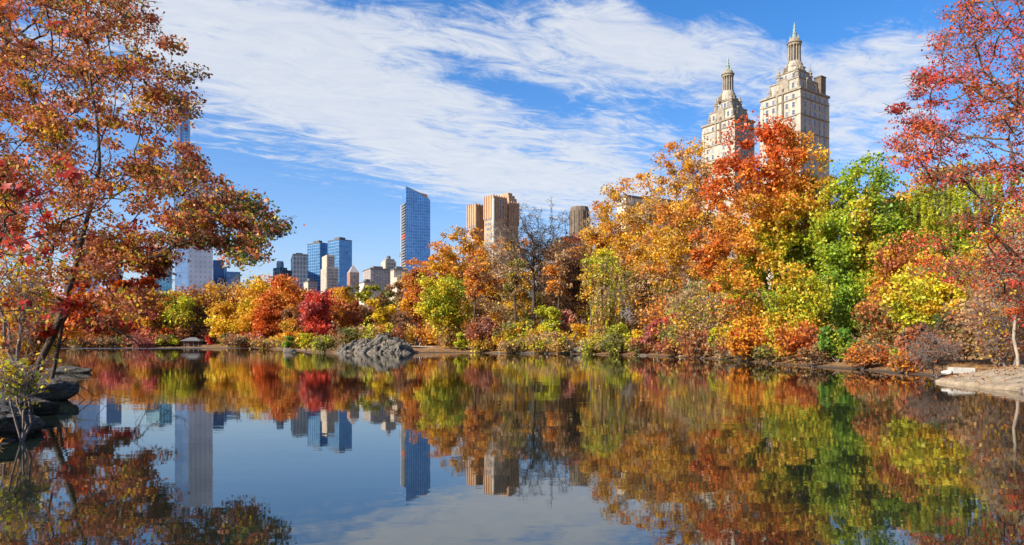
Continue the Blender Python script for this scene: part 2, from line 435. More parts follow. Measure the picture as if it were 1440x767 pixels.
def foliage(rng, attr, n_leaf, rc, palette, colfn=None, flat=0.65, jitter=0.17, mixin=0.14):
    """leaf positions and colours, clumped around the attractor points"""
    cs, ws = palette
    na = len(attr)
    w = rng.gamma(2.2, 1.0, na); w /= w.sum()
    who = rng.choice(na, n_leaf, p=w)
    sc = rng.uniform(0.55, 1.35, na)[who][:, None]
    off = rng.normal(size=(n_leaf, 3)); off = unit(off) * (rng.random((n_leaf, 1)) ** 0.5) * rc * sc
    off[:, 2] *= flat
    pos = attr[who] + off
    if colfn is None:
        # neighbouring clumps share a colour more often than not
        seeds = attr[rng.integers(0, na, max(3, na // 7))]
        sc_id = rng.choice(len(cs), len(seeds), p=ws)
        near = np.argmin(np.linalg.norm(attr[:, None] - seeds[None], axis=2), axis=1)
        cid = sc_id[near]
        flip = rng.random(na) < 0.35
        cid = np.where(flip, rng.choice(len(cs), na, p=ws), cid)
        col = cs[cid][who]
        alt = rng.random(n_leaf) < mixin
        col = np.where(alt[:, None], cs[rng.choice(len(cs), n_leaf, p=ws)], col)
    else:
        col = colfn(pos, rng)
    cb = rng.normal(1.0, 0.14, na)[who][:, None]
    col = col * np.clip(cb, 0.6, 1.35) * rng.normal(1.0, jitter, (n_leaf, 1)).clip(0.45, 1.6)
    col = col * rng.normal(1.0, 0.06, (n_leaf, 3))
    return pos, np.clip(col, 0.004, 0.85)

def add_twigs(rng, src, rc, m, flat=0.8):
    k = np.repeat(np.arange(len(src)), m)
    p0 = src[k]
    off = unit(rng.normal(size=(len(k), 3)) + np.array([0, 0, 0.3])) * rng.uniform(0.5, 1.2, (len(k), 1)) * rc
    off[:, 2] *= flat
    p1 = p0 + off
    return p0, p1

SEED = [100]
PX = lambda Y: Y / F            # metres per photo pixel at depth Y

def plant(name, label, cat, px, Y, top, bottom, w, spec, n_attr=None, dens=1.0, leaf=None, bark='bark', r_trunk=None, lean=0.0, clump=None,
          group=None, twigs=2, colfn=None, shape='leaf', asc=1.0, weep=0.0, depth=0.85, stems=1, bare=False, voids=4, trunk_to=0.62, base=None, flat=0.75, power=2.1, sides=5, twig_r=None):
    """a tree or shrub whose crown spans the given size at depth Y"""
    SEED[0] += 1
    rng = np.random.default_rng(SEED[0])
    s = PX(Y)
    bx = X_at(px, Y) if base is None else base[0]
    by = Y if base is None else base[1]
    g = gz(bx, by)
    if g < 0.03: g = 0.0
    root = thing(name, label, cat, (bx, by, g - 0.05), group)
    zt = Z_at(top, Y) - g + 0.05; zb = max(Z_at(bottom, Y) - g + 0.05, 0.15)
    cw = w * s / 2
    cen = np.array([X_at(px, Y) - bx + lean * 0, Y - by, (zt + zb) / 2])
    rc0 = clump or min(max(0.17 * w * s, 0.3), 1.5)
    ax = np.array([max(cw - rc0 * 0.5, 0.2), max(cw * depth - rc0 * 0.4, 0.2), max((zt - zb) / 2 - rc0 * 0.35, 0.15)])
    area = math.pi / 4 * w * (bottom - top)
    lp = leaf or 3.3                                  # leaf length in photo pixels
    n_leaf = int(min(60000, dens * 8.5 * area / (lp * lp * 0.36)))
    na = n_attr or int(np.clip(area / 48, 36, 380))
    attr = crown_points(rng, na, cen, ax, voids=voids, power=power)
    hi = np.sort(attr[:, 2])[-3]
    up = attr[:, 2] > cen[2]
    attr[up, 2] = cen[2] + (attr[up, 2] - cen[2]) * (zt - 0.35 * rc0 - cen[2]) / max(hi - cen[2], 0.1)
    attr[:, 2] = np.clip(attr[:, 2], 0.15, max(zt - 0.35 * rc0, 0.2))
    rt = r_trunk or max(0.035 * (zt ** 0.9) * 0.55, 0.03)
    tip = twig_r or max(0.14 * s, 0.006)
    trk = 'trunk' if cat == 'tree' else 'stems'
    P0, P1, R0, R1 = [], [], [], []
    tips_pos = []
    groups = np.array_split(attr[np.argsort(np.arctan2(attr[:, 1] - cen[1], attr[:, 0] - cen[0]))], stems) if stems > 1 else [attr]
    for gi, at in enumerate(groups):
        if len(at) == 0: continue
        ox = rng.normal(0, 0.25, 2) if stems > 1 else np.zeros(2)
        if stems > 1: ox = ox * cw * 0.5
        tz = zb + (zt - zb) * trunk_to * rng.uniform(0.85, 1.1)
        aim = at.mean(0)
        k = 7
        tr = []
        for i in range(k):
            t = i / (k - 1)
            x = ox[0] * min(1, 3 * t) + (aim[0] - ox[0]) * t ** 1.3 * (0.55 if stems == 1 else 0.9) + lean * zt * t * (1 - 0.35 * t)
            y = ox[1] * min(1, 3 * t) + (aim[1] - ox[1]) * t ** 1.3 * (0.55 if stems == 1 else 0.9)
            jit = rng.normal(0, 0.012 * zt, 2) if 0 < i else np.zeros(2)
            tr.append((x + jit[0], y + jit[1], tz * t))
        N, par, r, tips = grow(tr, at, rng, rt if stems == 1 else rt * 0.7, tip, asc=asc, wiggle=0.16)
        e = np.arange(1, len(N))
        P0.append(N[par[e]]); P1.append(N[e]); R0.append(np.minimum(r[par[e]], r[e] * 1.5)); R1.append(r[e])
        tips_pos.append(N[tips])
    tp = np.concatenate(tips_pos)
    if twigs:
        a, b = add_twigs(rng, tp, rc0, twigs)
        P0.append(a); P1.append(b); R0.append(np.full(len(a), tip)); R1.append(np.full(len(a), tip * 0.5))
        if bare:
            mid = a + (b - a) * rng.uniform(0.3, 0.8, (len(a), 1))
            a2, b2 = add_twigs(rng, mid, rc0 * 0.6, 2)
            P0.append(a2); P1.append(b2); R0.append(np.full(len(a2), tip * 0.7)); R1.append(np.full(len(a2), tip * 0.4))
    tubes(trk, np.concatenate(P0), np.concatenate(P1), np.concatenate(R0), np.concatenate(R1), M[bark], root, sides)
    if dens > 0 and not (bare and dens >= 1.0):
        src = attr
        if weep:
            k = rng.integers(0, len(attr), len(attr) * 3)
            t = rng.random((len(k), 1))
            drop = attr[k] + np.column_stack([rng.normal(0, rc0 * 0.5, (len(k), 2)), np.zeros(len(k))])
            top_z = drop[:, 2:3]; L = np.minimum(rng.uniform(0.3, 1.0, (len(k), 1)) * weep, top_z * 0.9)
            nper = max(1, n_leaf // len(k))
            tt = rng.random((len(k), nper))
            pos = np.repeat(drop[:, None], nper, 1)
            pos[:, :, 2] -= tt * L
            pos = pos.reshape(-1, 3) + rng.normal(0, 0.05, (len(k) * nper, 3))
            cs, ws = pal(spec)
            col = np.repeat(cs[rng.choice(len(cs), len(k), p=ws)], nper, 0)
            col = np.clip(col * rng.normal(1, 0.2, (len(col), 1)).clip(.5, 1.5), .004, .85)
        else:
            pos, col = foliage(rng, src, n_leaf, rc0, pal(spec), (lambda p, r: colfn((p - cen) / (ax + rc0 * 0.5), r)) if colfn else None, flat=flat)
        leaf_mesh('crown' if cat == 'tree' else 'foliage', pos, lp * s, col, root, rng, shape)
    return root

def T(name, label, px, Y, top, bottom, w, spec, **k):
    if Y >= 249 and name == 'tree': top -= 9; w *= 1.15; k.setdefault('clump', 0.19 * w * PX(Y))
    elif 560 < px < 1000 and Y < 200: k['voids'] = k.get('voids', 4) + 5
    return plant(name, label, 'tree', px, Y, top, bottom, w, spec, **k)
def S(name, label, px, Y, top, bottom, w, spec, **k):
    k.setdefault('stems', 4); k.setdefault('twigs', 3); k.setdefault('trunk_to', 0.5); k.setdefault('voids', 3); k.setdefault('bark', 'twig')
    return plant(name, label, 'shrub', px, Y, top, bottom, w, spec, **k)

def build_far_shore():
    g = 'autumn trees along the far shore'
    T('tree', 'olive and tan tree at the far shore seen under the red star leaves', 70, 286, 425, 486, 74, 'olive2 tan1 gold1', group=g)
    T('tree', 'orange brown tree at the far shore behind the leaning left trunk', 135, 288, 420, 486, 76, 'orange2 brown1 gold1', group=g)
    T('tree', 'orange and yellow far shore tree left of the wooden shelter, behind the coral one', 205, 287, 418, 486, 72, 'orange1 gold2 yellow1', group=g)
    T('tree', 'yellow green tree just left of the far wooden shelter', 246, 262, 420, 487, 74, 'ygreen2 olive2 gold1 orange1', group=g)
    T('bare_tree', 'grey leafless tree rising behind the golden trees below the white grid tower', 303, 300, 391, 470, 78, 'tan1', bare=True, n_attr=150, twigs=5, bark='twig', group=g)
    T('tree', 'brownish gold tree behind the right end of the far wooden shelter', 318, 285, 406, 486, 72, 'gold2 brown1 tan1 orange1', group=g)
    T('bare_tree', 'thin greenish leafless tree standing in front of the pyramid roof', 352, 292, 388, 470, 50, 'olive1', bare=True, dens=0.12, n_attr=110, twigs=4, bark='twig', group=g)
    T('tree', 'tall golden orange tree with the roundest crown on the far shore', 372, 280, 400, 486, 82, 'gold3 orange2 yellow1', group=g)
    T('tree', 'deep orange red topped tree right of the tall golden one', 414, 268, 399, 484, 66, 'deep3 orange2 rust1', group=g)
    T('tree', 'brown tree at the far shore below the leaning left tree', 108, 256, 440, 487, 52, 'brown2 olive1 tan1', group=g)
    T('tree', 'coral red tree nearest the left end of the far shore', 158, 255, 444, 487, 56, 'pink2 orange1 rust1', group=g)
    T('tree', 'coral and orange tree left of the yellow green one by the far shelter', 212, 256, 442, 487, 52, 'pink3 deep1 gold1', group=g)
    S('shrub', 'grey brown leafless looking bush rising over the shelter roof on the far shore', 282, 262, 446, 487, 46, 'umber2 brown1 mauve1', dens=0.45, group=g)
    T('tree', 'small golden tree right of the far wooden shelter', 312, 256, 438, 487, 42, 'gold3 yellow1', group=g)
    T('tree', 'bright golden yellow tree on the far shore left of the pointed orange tree', 350, 255, 432, 487, 54, 'gold3 yellow1 orange1', group=g)
    T('tree', 'pointed deep orange tree standing at the right end of the far shore', 386, 250, 420, 487, 62, 'deep3 orange2', group=g)
    T('tree', 'rust brown tree behind the small mossy rock', 420, 205, 430, 489, 56, 'rust2 brown2 orange1', group=g)
    T('tree', 'brown and gold tree behind the far wooden shelter below the white grid tower', 280, 275, 418, 487, 80, 'brown2 gold2 tan1 rust1', group=g)
    S('shrub', 'small crimson bush right beside the far wooden shelter', 294, 249, 472, 486, 12, 'scarlet3 red1', leaf=2.4, group='low bushes along the far shore')
    S('shrub', 'low yellow bush at the waterline under the golden yellow tree', 338, 249, 474, 488, 36, 'yellow2 ygreen2', leaf=2.6, group='low bushes along the far shore')
    S('shrub', 'low dark red bush at the waterline between the yellow and the orange tree', 366, 248, 468, 488, 22, 'dkred2 rust1', leaf=2.6, group='low bushes along the far shore')
    S('shrub', 'low dark green bush at the waterline right of the crimson bush', 322, 249, 470, 488, 26, 'dkgreen3 olive1', leaf=2.6, group='low bushes along the far shore')
    S('shrub', 'low olive bush at the far waterline left of the shelter', 232, 249, 472, 488, 42, 'olive2 ygreen1 brown1', leaf=2.6, group='low bushes along the far shore')
    S('shrub', 'low straw coloured bush at the far waterline below the coral trees', 185, 250, 474, 489, 52, 'tan2 olive2', leaf=2.6, group='low bushes along the far shore')
    S('shrub', 'low brown bush at the far waterline beside the leaning left trunk', 125, 252, 474, 489, 56, 'brown2 olive1 tan1', leaf=2.6, group='low bushes along the far shore')
    S('shrub', 'low yellow bush at the waterline below the pointed orange tree', 392, 240, 472, 489, 34, 'yellow2 gold2', leaf=2.6, group='low bushes along the far shore')

def build_peninsula():
    g = 'trees around the grey rock outcrop'
    T('tree', 'olive brown tree behind the right end of the rock outcrop, below the tan block', 552, 200, 398, 485, 66, 'olive2 brown2 tan1', dens=0.8, group=g)
    T('tree', 'yellow green and olive tree below the gabled red brick tower', 512, 205, 402, 485, 62, 'ygreen2 olive2 yellow1', group=g)
    T('tree', 'orange gold tree directly behind the scarlet one', 474, 195, 406, 485, 58, 'orange2 gold2 rust1', group=g)
    T('scarlet_tree', 'scarlet red tree with slim dark trunk left of the rock outcrop', 446, 134, 412, 478, 60, 'scarlet4 red1 pink1', leaf=3.2, r_trunk=0.14, group=g)
    T('tree', 'orange and rust tree just right of the scarlet one', 484, 140, 424, 486, 56, 'orange2 rust2 deep1', dens=0.8, group=g)
    T('tree', 'reddish brown half bare tree rising behind the middle of the rock outcrop', 512, 146, 432, 486, 52, 'rust2 brown2 mauve1', dens=0.6, group=g)
    T('tree', 'small golden yellow tree behind the right part of the rock outcrop', 534, 150, 424, 486, 42, 'gold2 yellow3', group=g)
    S('shrub', 'grey brown twiggy bush at the right end of the rock outcrop', 566, 134, 440, 487, 56, 'brown2 umber1 tan1 mauve1', dens=0.5, twigs=6, group='bushes around the grey rock outcrop')
    S('shrub', 'yellow bush at the water between the small mossy rock and the outcrop', 431, 124, 470, 493, 26, 'yellow2 ygreen2', leaf=3, group='bushes around the grey rock outcrop')
    S('grass_clump', 'pale straw coloured reedy bush at the left foot of the rock outcrop', 453, 117, 472, 494, 28, 'tan3 ygreen1 gold1', leaf=4, shape='slim', group='bushes around the grey rock outcrop')
    S('shrub', 'green bush growing on the small mossy rock in the water', 405, 114.5, 474, 492, 18, 'lime2 green2', leaf=3, group='bushes around the grey rock outcrop')
    S('shrub', 'bright yellow tuft on top of the rock outcrop', 547, 112.5, 455, 468, 12, 'yellow2 ygreen1', leaf=3, group='bushes around the grey rock outcrop')
    S('shrub', 'dark olive bush behind the left shoulder of the rock outcrop', 492, 118, 462, 484, 34, 'olive2 dkgreen1 brown1', leaf=3, group='bushes around the grey rock outcrop')
    S('shrub', 'orange gold bush on the bank between the scarlet tree and the far shore', 410, 165, 450, 490, 44, 'gold2 orange2', group='bushes around the grey rock outcrop')

def build_mid():
    g = 'trees on the middle bank below the brown brick towers'
    T('tree', 'tall golden orange tree in front of the right foot of the blue glass tower', 612, 158, 345, 470, 104, 'orange3 gold4', dens=0.55, bark='bark_mid', group=g)
    T('tree', 'tallest orange tree on the middle bank, covering the foot of the brown brick towers', 660, 166, 322, 465, 104, 'gold4 orange3 tan1', dens=0.48, bark='bark_mid', group=g)
    T('tree', 'rust orange tree at the left edge of the middle bank by the rock outcrop', 588, 150, 378, 482, 66, 'orange3 rust2 gold1', dens=0.75, group=g)
    T('tree', 'yellow green tree with a dark trunk leaning left over the small beach', 622, 118, 390, 472, 88, 'ygreen3 yellow2 lime1', dens=0.72, lean=-0.0, base=(X_at(655, 118), 118), r_trunk=0.16, group=g)
    T('tree', 'half bare many stemmed brown tree left of the big leafless tree', 694, 140, 345, 478, 96, 'orange2 gold1 tan2', dens=0.34, twigs=5, stems=4, bark='bark_mid', n_attr=170, group=g)
    T('tree', 'orange crowned tree between the brown brick towers and the big leafless tree', 716, 168, 334, 450, 70, 'orange3 gold2', dens=0.6, bark='bark_mid', group=g)
    T('bare_tree', 'big dark leafless tree standing highest on the middle bank', 752, 126, 284, 420, 128, 'rust1', bare=True, n_attr=460, twigs=4, bark='bark', r_trunk=0.36, twig_r=0.03, trunk_to=0.45, asc=1.6, group=g)
    T('bare_tree', 'brown nearly leafless tree with dark forked trunk right of the big leafless tree', 806, 116, 330, 455, 88, 'brown2 umber1 rust1', bare=True, dens=0.28, n_attr=260, twigs=5, bark='bark', r_trunk=0.26, twig_r=0.025, asc=1.3, group=g)
    T('tree', 'orange topped tree hiding the foot of the dark round tower', 826, 160, 326, 440, 62, 'orange3 gold1 pink1', dens=0.6, group=g)
    T('tree', 'brownish twiggy tree filling the gap behind the big leafless trunk', 768, 150, 372, 480, 100, 'brown1 tan3 olive1 gold1', dens=0.55, twigs=4, group=g)
    T('tree', 'rust brown tree behind the reddish shrub on the middle bank', 668, 134, 402, 484, 70, 'rust1 tan2 orange2 gold1', dens=0.6, twigs=4, group=g)
    T('tree', 'olive and gold tree behind the yellow shrubs on the middle bank', 728, 130, 408, 482, 76, 'olive2 gold1 brown2', dens=0.55, twigs=4, group=g)
    T('tree', 'dull gold tree behind the left side of the drooping willow', 830, 130, 395, 480, 66, 'olive1 gold2 brown1', dens=0.6, group=g)
    T('tree', 'feathery golden tree left of the plane trees, covering the foot of the dark round tower', 846, 140, 288, 430, 74, 'gold4 orange2 tan1', dens=0.42, twigs=4, bark='bark_pale', asc=1.3, group=g)
    T('tree', 'orange brown tree behind the right half of the big leafless tree', 782, 172, 340, 450, 84, 'orange2 gold2 tan2', dens=0.5, twigs=4, bark='bark_mid', group=g)
    T('bare_tree', 'pale leafless tree behind the half bare many stemmed one', 704, 150, 316, 430, 84, 'tan1', bare=True, n_attr=260, twigs=4, bark='bark_pale', twig_r=0.022, trunk_to=0.45, asc=1.5, group=g)
    T('tree', 'wide tan and gold tree behind the reddish and yellow shrubs', 700, 122, 420, 484, 90, 'tan3 gold2 olive1', dens=0.5, twigs=5, bark='bark_mid', group=g)
    for px, Y, top, w, spec, lab, bk in [
        (668, 113, 352, 52, 'rust2 orange2 tan1', 'slender tree with thin rust crown and dark trunk above the round reddish shrub', 'bark'),
        (726, 112, 368, 50, 'gold2 olive1 tan1', 'slender tree with sparse gold crown left of the big leafless trunk', 'bark'),
        (786, 111, 358, 46, 'orange2 brown1 tan1', 'slender brown orange tree left of the forked dark trunk', 'bark'),
        (832, 106, 372, 44, 'gold2 tan2', 'slender tan tree with grey trunk left of the drooping willow', 'bark_mid'),
        (906, 101, 330, 60, 'orange2 gold2 tan1', 'slender pale trunked orange tree right of the drooping willow', 'bark_pale'),
        (944, 97, 318, 60, 'gold3 orange1', 'slender pale trunked gold tree above the pinkish red shrub', 'bark_pale')]:
        T('slender_tree', lab, px, Y, top, 432, w, spec, dens=0.34, twigs=4, bark=bk, asc=1.5, trunk_to=0.7, r_trunk=0.15, group=g)
    gs = 'shrubs along the middle bank'
    S('shrub', 'reddish brown round shrub right of the small beach', 684, 108, 446, 496, 58, 'rust2 mauve2 brown1', leaf=3.2, group=gs)
    S('shrub', 'olive yellow rounded shrub between the reddish one and the tall yellow one', 716, 106, 456, 496, 52, 'ygreen2 olive2 gold1', leaf=3.2, group=gs)
    S('shrub', 'tallest bright yellow green shrub on the middle bank below the big leafless tree', 766, 106.5, 434, 494, 50, 'ygreen3 yellow2', leaf=3.2, group=gs)
    S('shrub', 'gold shrub squeezed between the two yellow green shrubs', 741, 107, 452, 495, 36, 'gold2 ygreen1 olive1', leaf=3.2, group=gs)
    S('shrub', 'orange yellow shrub above the dark boulder', 816, 104, 458, 488, 40, 'gold2 orange1 yellow2', leaf=3.2, group=gs)
    S('shrub', 'dark red shrub behind the forked trunk', 795, 110, 438, 478, 34, 'dkred2 mauve1 rust1', leaf=3.2, dens=0.7, group=gs)
    S('shrub', 'low orange shrub at the waterline left of the dark boulder', 788, 103, 482, 497, 28, 'orange2 rust2', leaf=3, group=gs)
    S('shrub', 'low rusty shrub on the bank behind the small beach', 628, 122, 468, 490, 44, 'rust3 pink1 brown1', leaf=3.2, group=gs)
    S('shrub', 'low yellow green shrub at the right end of the small beach', 650, 113, 470, 495, 26, 'ygreen3 lime1', leaf=3.2, group=gs)

def maple_colour(q, rng):
    n = len(q)
    t = 0.95 * q[:, 2] - 0.75 * q[:, 0] + 0.25 * np.sin(3.1 * q[:, 0] + 4 * q[:, 2] + 2 * q[:, 1]) + 0.2 * np.sin(7 * q[:, 1] + 5 * q[:, 0]) + rng.normal(0, 0.18, n) + 0.12
    stops = np.array([-1.2, -0.55, -0.15, 0.15, 0.5, 1.0, 1.6])
    cols = np.array([(.22, .32, .03), (.36, .42, .03), C['ygreen'], C['gold'], C['orange'], C['deep'], (.64, .12, .025)])
    lowl = (q[:, 2] < -0.55) & (q[:, 0] < 0.1)
    t = np.where(lowl, t + 0.7, t)
    return np.stack([np.interp(t, stops, cols[:, k]) for k in range(3)], 1)

def green_colour(q, rng):
    n = len(q)
    t = 0.5 * np.sin(3 * q[:, 2] + 2 * q[:, 0] + 1) + 0.35 * np.sin(6 * q[:, 0] - 4 * q[:, 1]) + rng.normal(0, 0.3, n) + 0.35 * (-q[:, 2]) * 0 
    stops = np.array([-0.9, -0.3, 0.2, 0.6, 1.1])
    cols = np.array([(.19, .31, .03), (.27, .38, .03), (.36, .45, .03), C['ygreen'], C['gold']])
    return np.stack([np.interp(t, stops, cols[:, k]) for k in range(3)], 1)

def build_right():
    g = 'trees on the right bank'
    T('willow_tree', 'drooping willow with yellow top and tan hanging strands', 856, 99, 356, 476, 92, 'ygreen2 tan2 olive2 gold1', dens=0.55, weep=4.2, shape='slim', leaf=5, bark='bark_mid', n_attr=90, asc=1.5, group=g)
    T('tree', 'bright yellow green round topped tree right behind the willow', 846, 108, 352, 420, 58, 'ygreen3 yellow2', dens=0.7, group=g)
    T('plane_tree', 'tall airy golden orange plane tree left of the twin stone towers', 890, 126, 246, 430, 118, 'orange2 gold4 tan1', dens=0.36, bark='bark_pale', n_attr=330, twigs=3, r_trunk=0.4, asc=1.4, trunk_to=0.5, group=g)
    T('plane_tree', 'tallest airy golden plane tree with pale limbs below the left stone tower', 968, 112, 198, 430, 150, 'gold4 orange2 tan2', dens=0.42, bark='bark_pale', n_attr=420, twigs=3, r_trunk=0.45, asc=1.4, trunk_to=0.5, group=g)
    T('tree', 'tan and brown twiggy tree below the tall plane trees', 922, 100, 368, 480, 100, 'tan3 brown1 orange1 olive1', dens=0.55, twigs=5, bark='bark_mid', stems=3, group=g)
    T('tree', 'olive yellow tree left of the orange red maple', 985, 88, 395, 488, 92, 'olive2 ygreen1 tan2 gold1', dens=0.6, twigs=4, bark='bark_mid', group=g)
    T('maple_tree', 'large maple turning from orange red at its top and left to yellow green', 1084, 58, 170, 492, 196, 'orange1', leaf=4.3, dens=0.85, colfn=maple_colour, n_attr=520, clump=0.95, r_trunk=0.3, voids=9, bark='bark_mid', twigs=3, group=g)
    T('tree', 'bright green tree right of the orange red maple', 1204, 52, 222, 512, 132, 'green1', leaf=4.2, dens=0.85, colfn=green_colour, n_attr=380, clump=0.8, r_trunk=0.2, voids=7, twigs=3, group=g)
    T('tree', 'dark rust and olive tree right behind the bright green one', 1268, 62, 262, 500, 124, 'rust2 umber2 olive2 dkgreen1 orange1', leaf=4.6, dens=0.75, voids=6, group=g)
    T('willow_tree', 'olive yellow willow behind the red leaved branches on the right', 1362, 50, 222, 450, 196, 'ygreen4 olive1 lime2', leaf=5.4, shape='slim', dens=1.2, weep=2.2, n_attr=170, bark='bark_mid', group=g)
    T('tree', 'yellow leaved tree under the red branches behind the concrete block', 1330, 37, 356, 506, 160, 'yellow4 ygreen3 gold1', leaf=4.8, dens=0.75, voids=6, n_attr=280, clump=0.6, bark='bark_mid', group=g)
    T('tree', 'yellow green tree at the right edge behind the pale trunks', 1436, 42, 290, 470, 130, 'ygreen2 yellow2 olive2', leaf=5, dens=0.8, group=g)
    T('tree', 'dull orange tree behind the maple and the left stone tower', 1022, 96, 300, 470, 96, 'orange2 gold1 tan1', dens=0.5, group=g)
    T('tree', 'dark green tree between the maple and the green tree', 1165, 70, 330, 500, 110, 'dkgreen2 olive2 green1', dens=0.7, leaf=4.4, group=g)
    T('tree', 'brown tree high on the right bank behind the willow', 1310, 78, 300, 470, 120, 'brown2 olive2 rust1', dens=0.7, group=g)
    T('tree', 'tall yellow green tree filling the bank between the bright green tree and the willow', 1292, 57, 244, 500, 120, 'ygreen3 lime2 gold1 olive1', leaf=4.4, dens=0.9, voids=6, group=g)
    T('tree', 'rust and gold tree draping to the water right of the bright green tree', 1262, 44, 330, 516, 96, 'rust3 orange2 gold2', leaf=4.2, dens=0.7, voids=6, group=g)
    T('tree', 'yellow green and gold young tree below the lower right side of the maple', 1122, 49, 372, 508, 104, 'ygreen4 lime1 gold2', leaf=4.2, dens=0.7, voids=5, group=g)
    T('tree', 'soft red and rust leaved tree hanging low at the right photo edge', 1420, 33, 338, 500, 110, 'pink2 rust2 red1 gold1', leaf=4.6, dens=0.5, voids=6, twigs=4, group=g)
    gs = 'shrubs along the right bank'
    S('shrub', 'bright green and yellow shrub at the waterline right of the willow', 874, 89.5, 458, 499, 44, 'lime3 ygreen2 green1', leaf=3.4, group=gs)
    S('shrub', 'yellow shrub hugging the right side of the bright green shrub', 896, 86, 466, 500, 30, 'yellow2 gold2', leaf=3.4, group=gs)
    S('shrub', 'pinkish red shrub at the waterline below the plane trees', 925, 81, 452, 502, 54, 'pink3 red1 mauve1', leaf=3.4, group=gs)
    S('shrub', 'rusty red shrub behind the right side of the pinkish one', 952, 80, 440, 500, 52, 'rust3 mauve1 red1 orange1', leaf=3.4, group=gs)
    S('shrub', 'tan and olive twiggy shrub between the rusty red shrub and the maple', 984, 72, 440, 503, 56, 'tan2 olive2 brown1', leaf=3.6, dens=0.7, twigs=5, group=gs)
    S('shrub', 'yellow green shrub at the waterline at the left foot of the maple', 1012, 63, 462, 507, 32, 'ygreen3 yellow1', leaf=4, group=gs)
    S('shrub', 'orange shrub overhanging the water below the left half of the maple', 1052, 54, 446, 510, 84, 'orange3 gold2 deep1', leaf=4.4, group=gs)
    S('shrub', 'rust orange shrub below the right half of the maple', 1128, 46, 458, 513, 88, 'rust2 orange2 deep1', leaf=4.6, dens=0.8, group=gs)
    S('shrub', 'green ivy covered shrub at the foot of the bright green tree', 1178, 43, 462, 516, 58, 'green2 lime2 ygreen1', leaf=4.6, group=gs)
    S('shrub', 'dull red brown shrub right of the bright green tree', 1240, 40, 420, 518, 92, 'rust2 tan1 orange2 olive1', leaf=4.2, dens=0.55, twigs=5, group=gs)
    S('shrub', 'twiggy rust shrub left of the concrete block', 1296, 33, 455, 526, 84, 'rust2 brown2 umber1', leaf=5, dens=0.4, twigs=8, group=gs)
    S('shrub', 'red brown shrub above the sandy rock at the right edge', 1402, 31, 405, 512, 130, 'tan3 rust1 gold2', leaf=4.5, dens=0.5, twigs=7, n_attr=150, group=gs)
    S('shrub', 'dark green and brown shrub behind the concrete block', 1350, 34, 440, 522, 92, 'dkgreen2 umber2 olive1', leaf=5, dens=0.7, group=gs)
    S('leafless_thicket', 'leafless grey brown thicket leaning over the water left of the sandy rock', 1318, 27.5, 470, 535, 84, 'rust1 brown1', leaf=4.5, dens=0.06, bare=True, n_attr=110, twigs=7, group=gs)
    S('leafless_thicket', 'leafless twiggy thicket at the right edge behind the sandy rock', 1418, 27, 380, 520, 120, 'gold1 rust2 brown1', leaf=4.5, dens=0.12, bare=True, n_attr=150, twigs=7, group=gs)
    T('pale_trunk_tree', 'slim tree with pale leaning trunk on the sandy rock', 1414, 24.5, 330, 450, 90, 'gold1 tan1 rust1', dens=0.1, leaf=4.5, base=(X_at(1432, 24.5), 24.5), bark='bark_pale', r_trunk=0.055, bare=True, twigs=4, group=g)
    T('pale_trunk_tree', 'slim pale trunked tree cut by the right photo edge', 1455, 27, 300, 440, 90, 'gold2 rust1', dens=0.12, leaf=4.5, bark='bark_pale', r_trunk=0.08, bare=True, twigs=4, group=g)
    S('shrub', 'small fallen twig shrub at the waterline below the maple', 1040, 56, 488, 509, 50, 'brown1 tan1', bare=True, dens=0.05, twigs=6, n_attr=50, group=gs)
    S('shrub', 'low rusty shrub at the waterline under the green tree', 1215, 37.5, 490, 520, 60, 'rust2 brown2 gold1', leaf=4.6, dens=0.6, group=gs)
    S('shrub', 'low bright green shrub at the waterline right of the green tree', 1268, 34.5, 490, 522, 36, 'lime2 ygreen1 green1', leaf=4.6, dens=0.6, group=gs)

def in_poly(px, py, poly):
    c = False
    for i in range(len(poly)):
        (x0, y0), (x1, y1) = poly[i], poly[i - 1]
        if (y0 > py) != (y1 > py) and px < (x1 - x0) * (py - y0) / (y1 - y0) + x0: c = not c
    return c

def big_tree(name, label, base, trunk, attr, leaf_sz, n_leaf, palette, rc, bark, r_trunk, colfn=None, shape='leaf', tip=0.006, twigs=3, asc=0.6, wiggle=0.2, seed=1, extra=None, flat=0.5):
    rng = np.random.default_rng(seed)
    root = thing(name, label, 'tree', base)
    b = np.array(base)
    at = attr - b
    N, par, r, tips = grow([np.array(t) - b for t in trunk], at, rng, r_trunk, tip, wiggle=wiggle, asc=asc, segs=6)
    e = np.arange(1, len(N))
    a, c = add_twigs(rng, N[tips], rc, twigs, 0.7)
    P0 = np.concatenate([N[par[e]], a]); P1 = np.concatenate([N[e], c])
    R0 = np.concatenate([np.minimum(r[par[e]], r[e] * 1.5), np.full(len(a), tip)]); R1 = np.concatenate([r[e], np.full(len(a), tip * 0.6)])
    tubes('trunk', P0, P1, R0, R1, M[bark], root, 6)
    src = at
    if extra is not None:
        src = at[extra]
    pos, col = foliage(rng, src, n_leaf, rc, palette, colfn=(lambda p, rr: colfn(p + b, rr)) if colfn else None, flat=flat)
    leaf_mesh('crown', pos, leaf_sz, col, root, rng, shape)
    return root

def sample_poly(rng, poly, n, ylo, yhi, tilt=None):
    xs = [p[0] for p in poly]; ys = [p[1] for p in poly]
    out = []
    while len(out) < n:
        x, y = rng.uniform(min(xs), max(xs)), rng.uniform(min(ys), max(ys))
        if in_poly(x, y, poly):
            Y = rng.uniform(ylo, yhi)
            out.append((X_at(x, Y), Y, Z_at(y, Y)))
    return np.array(out)

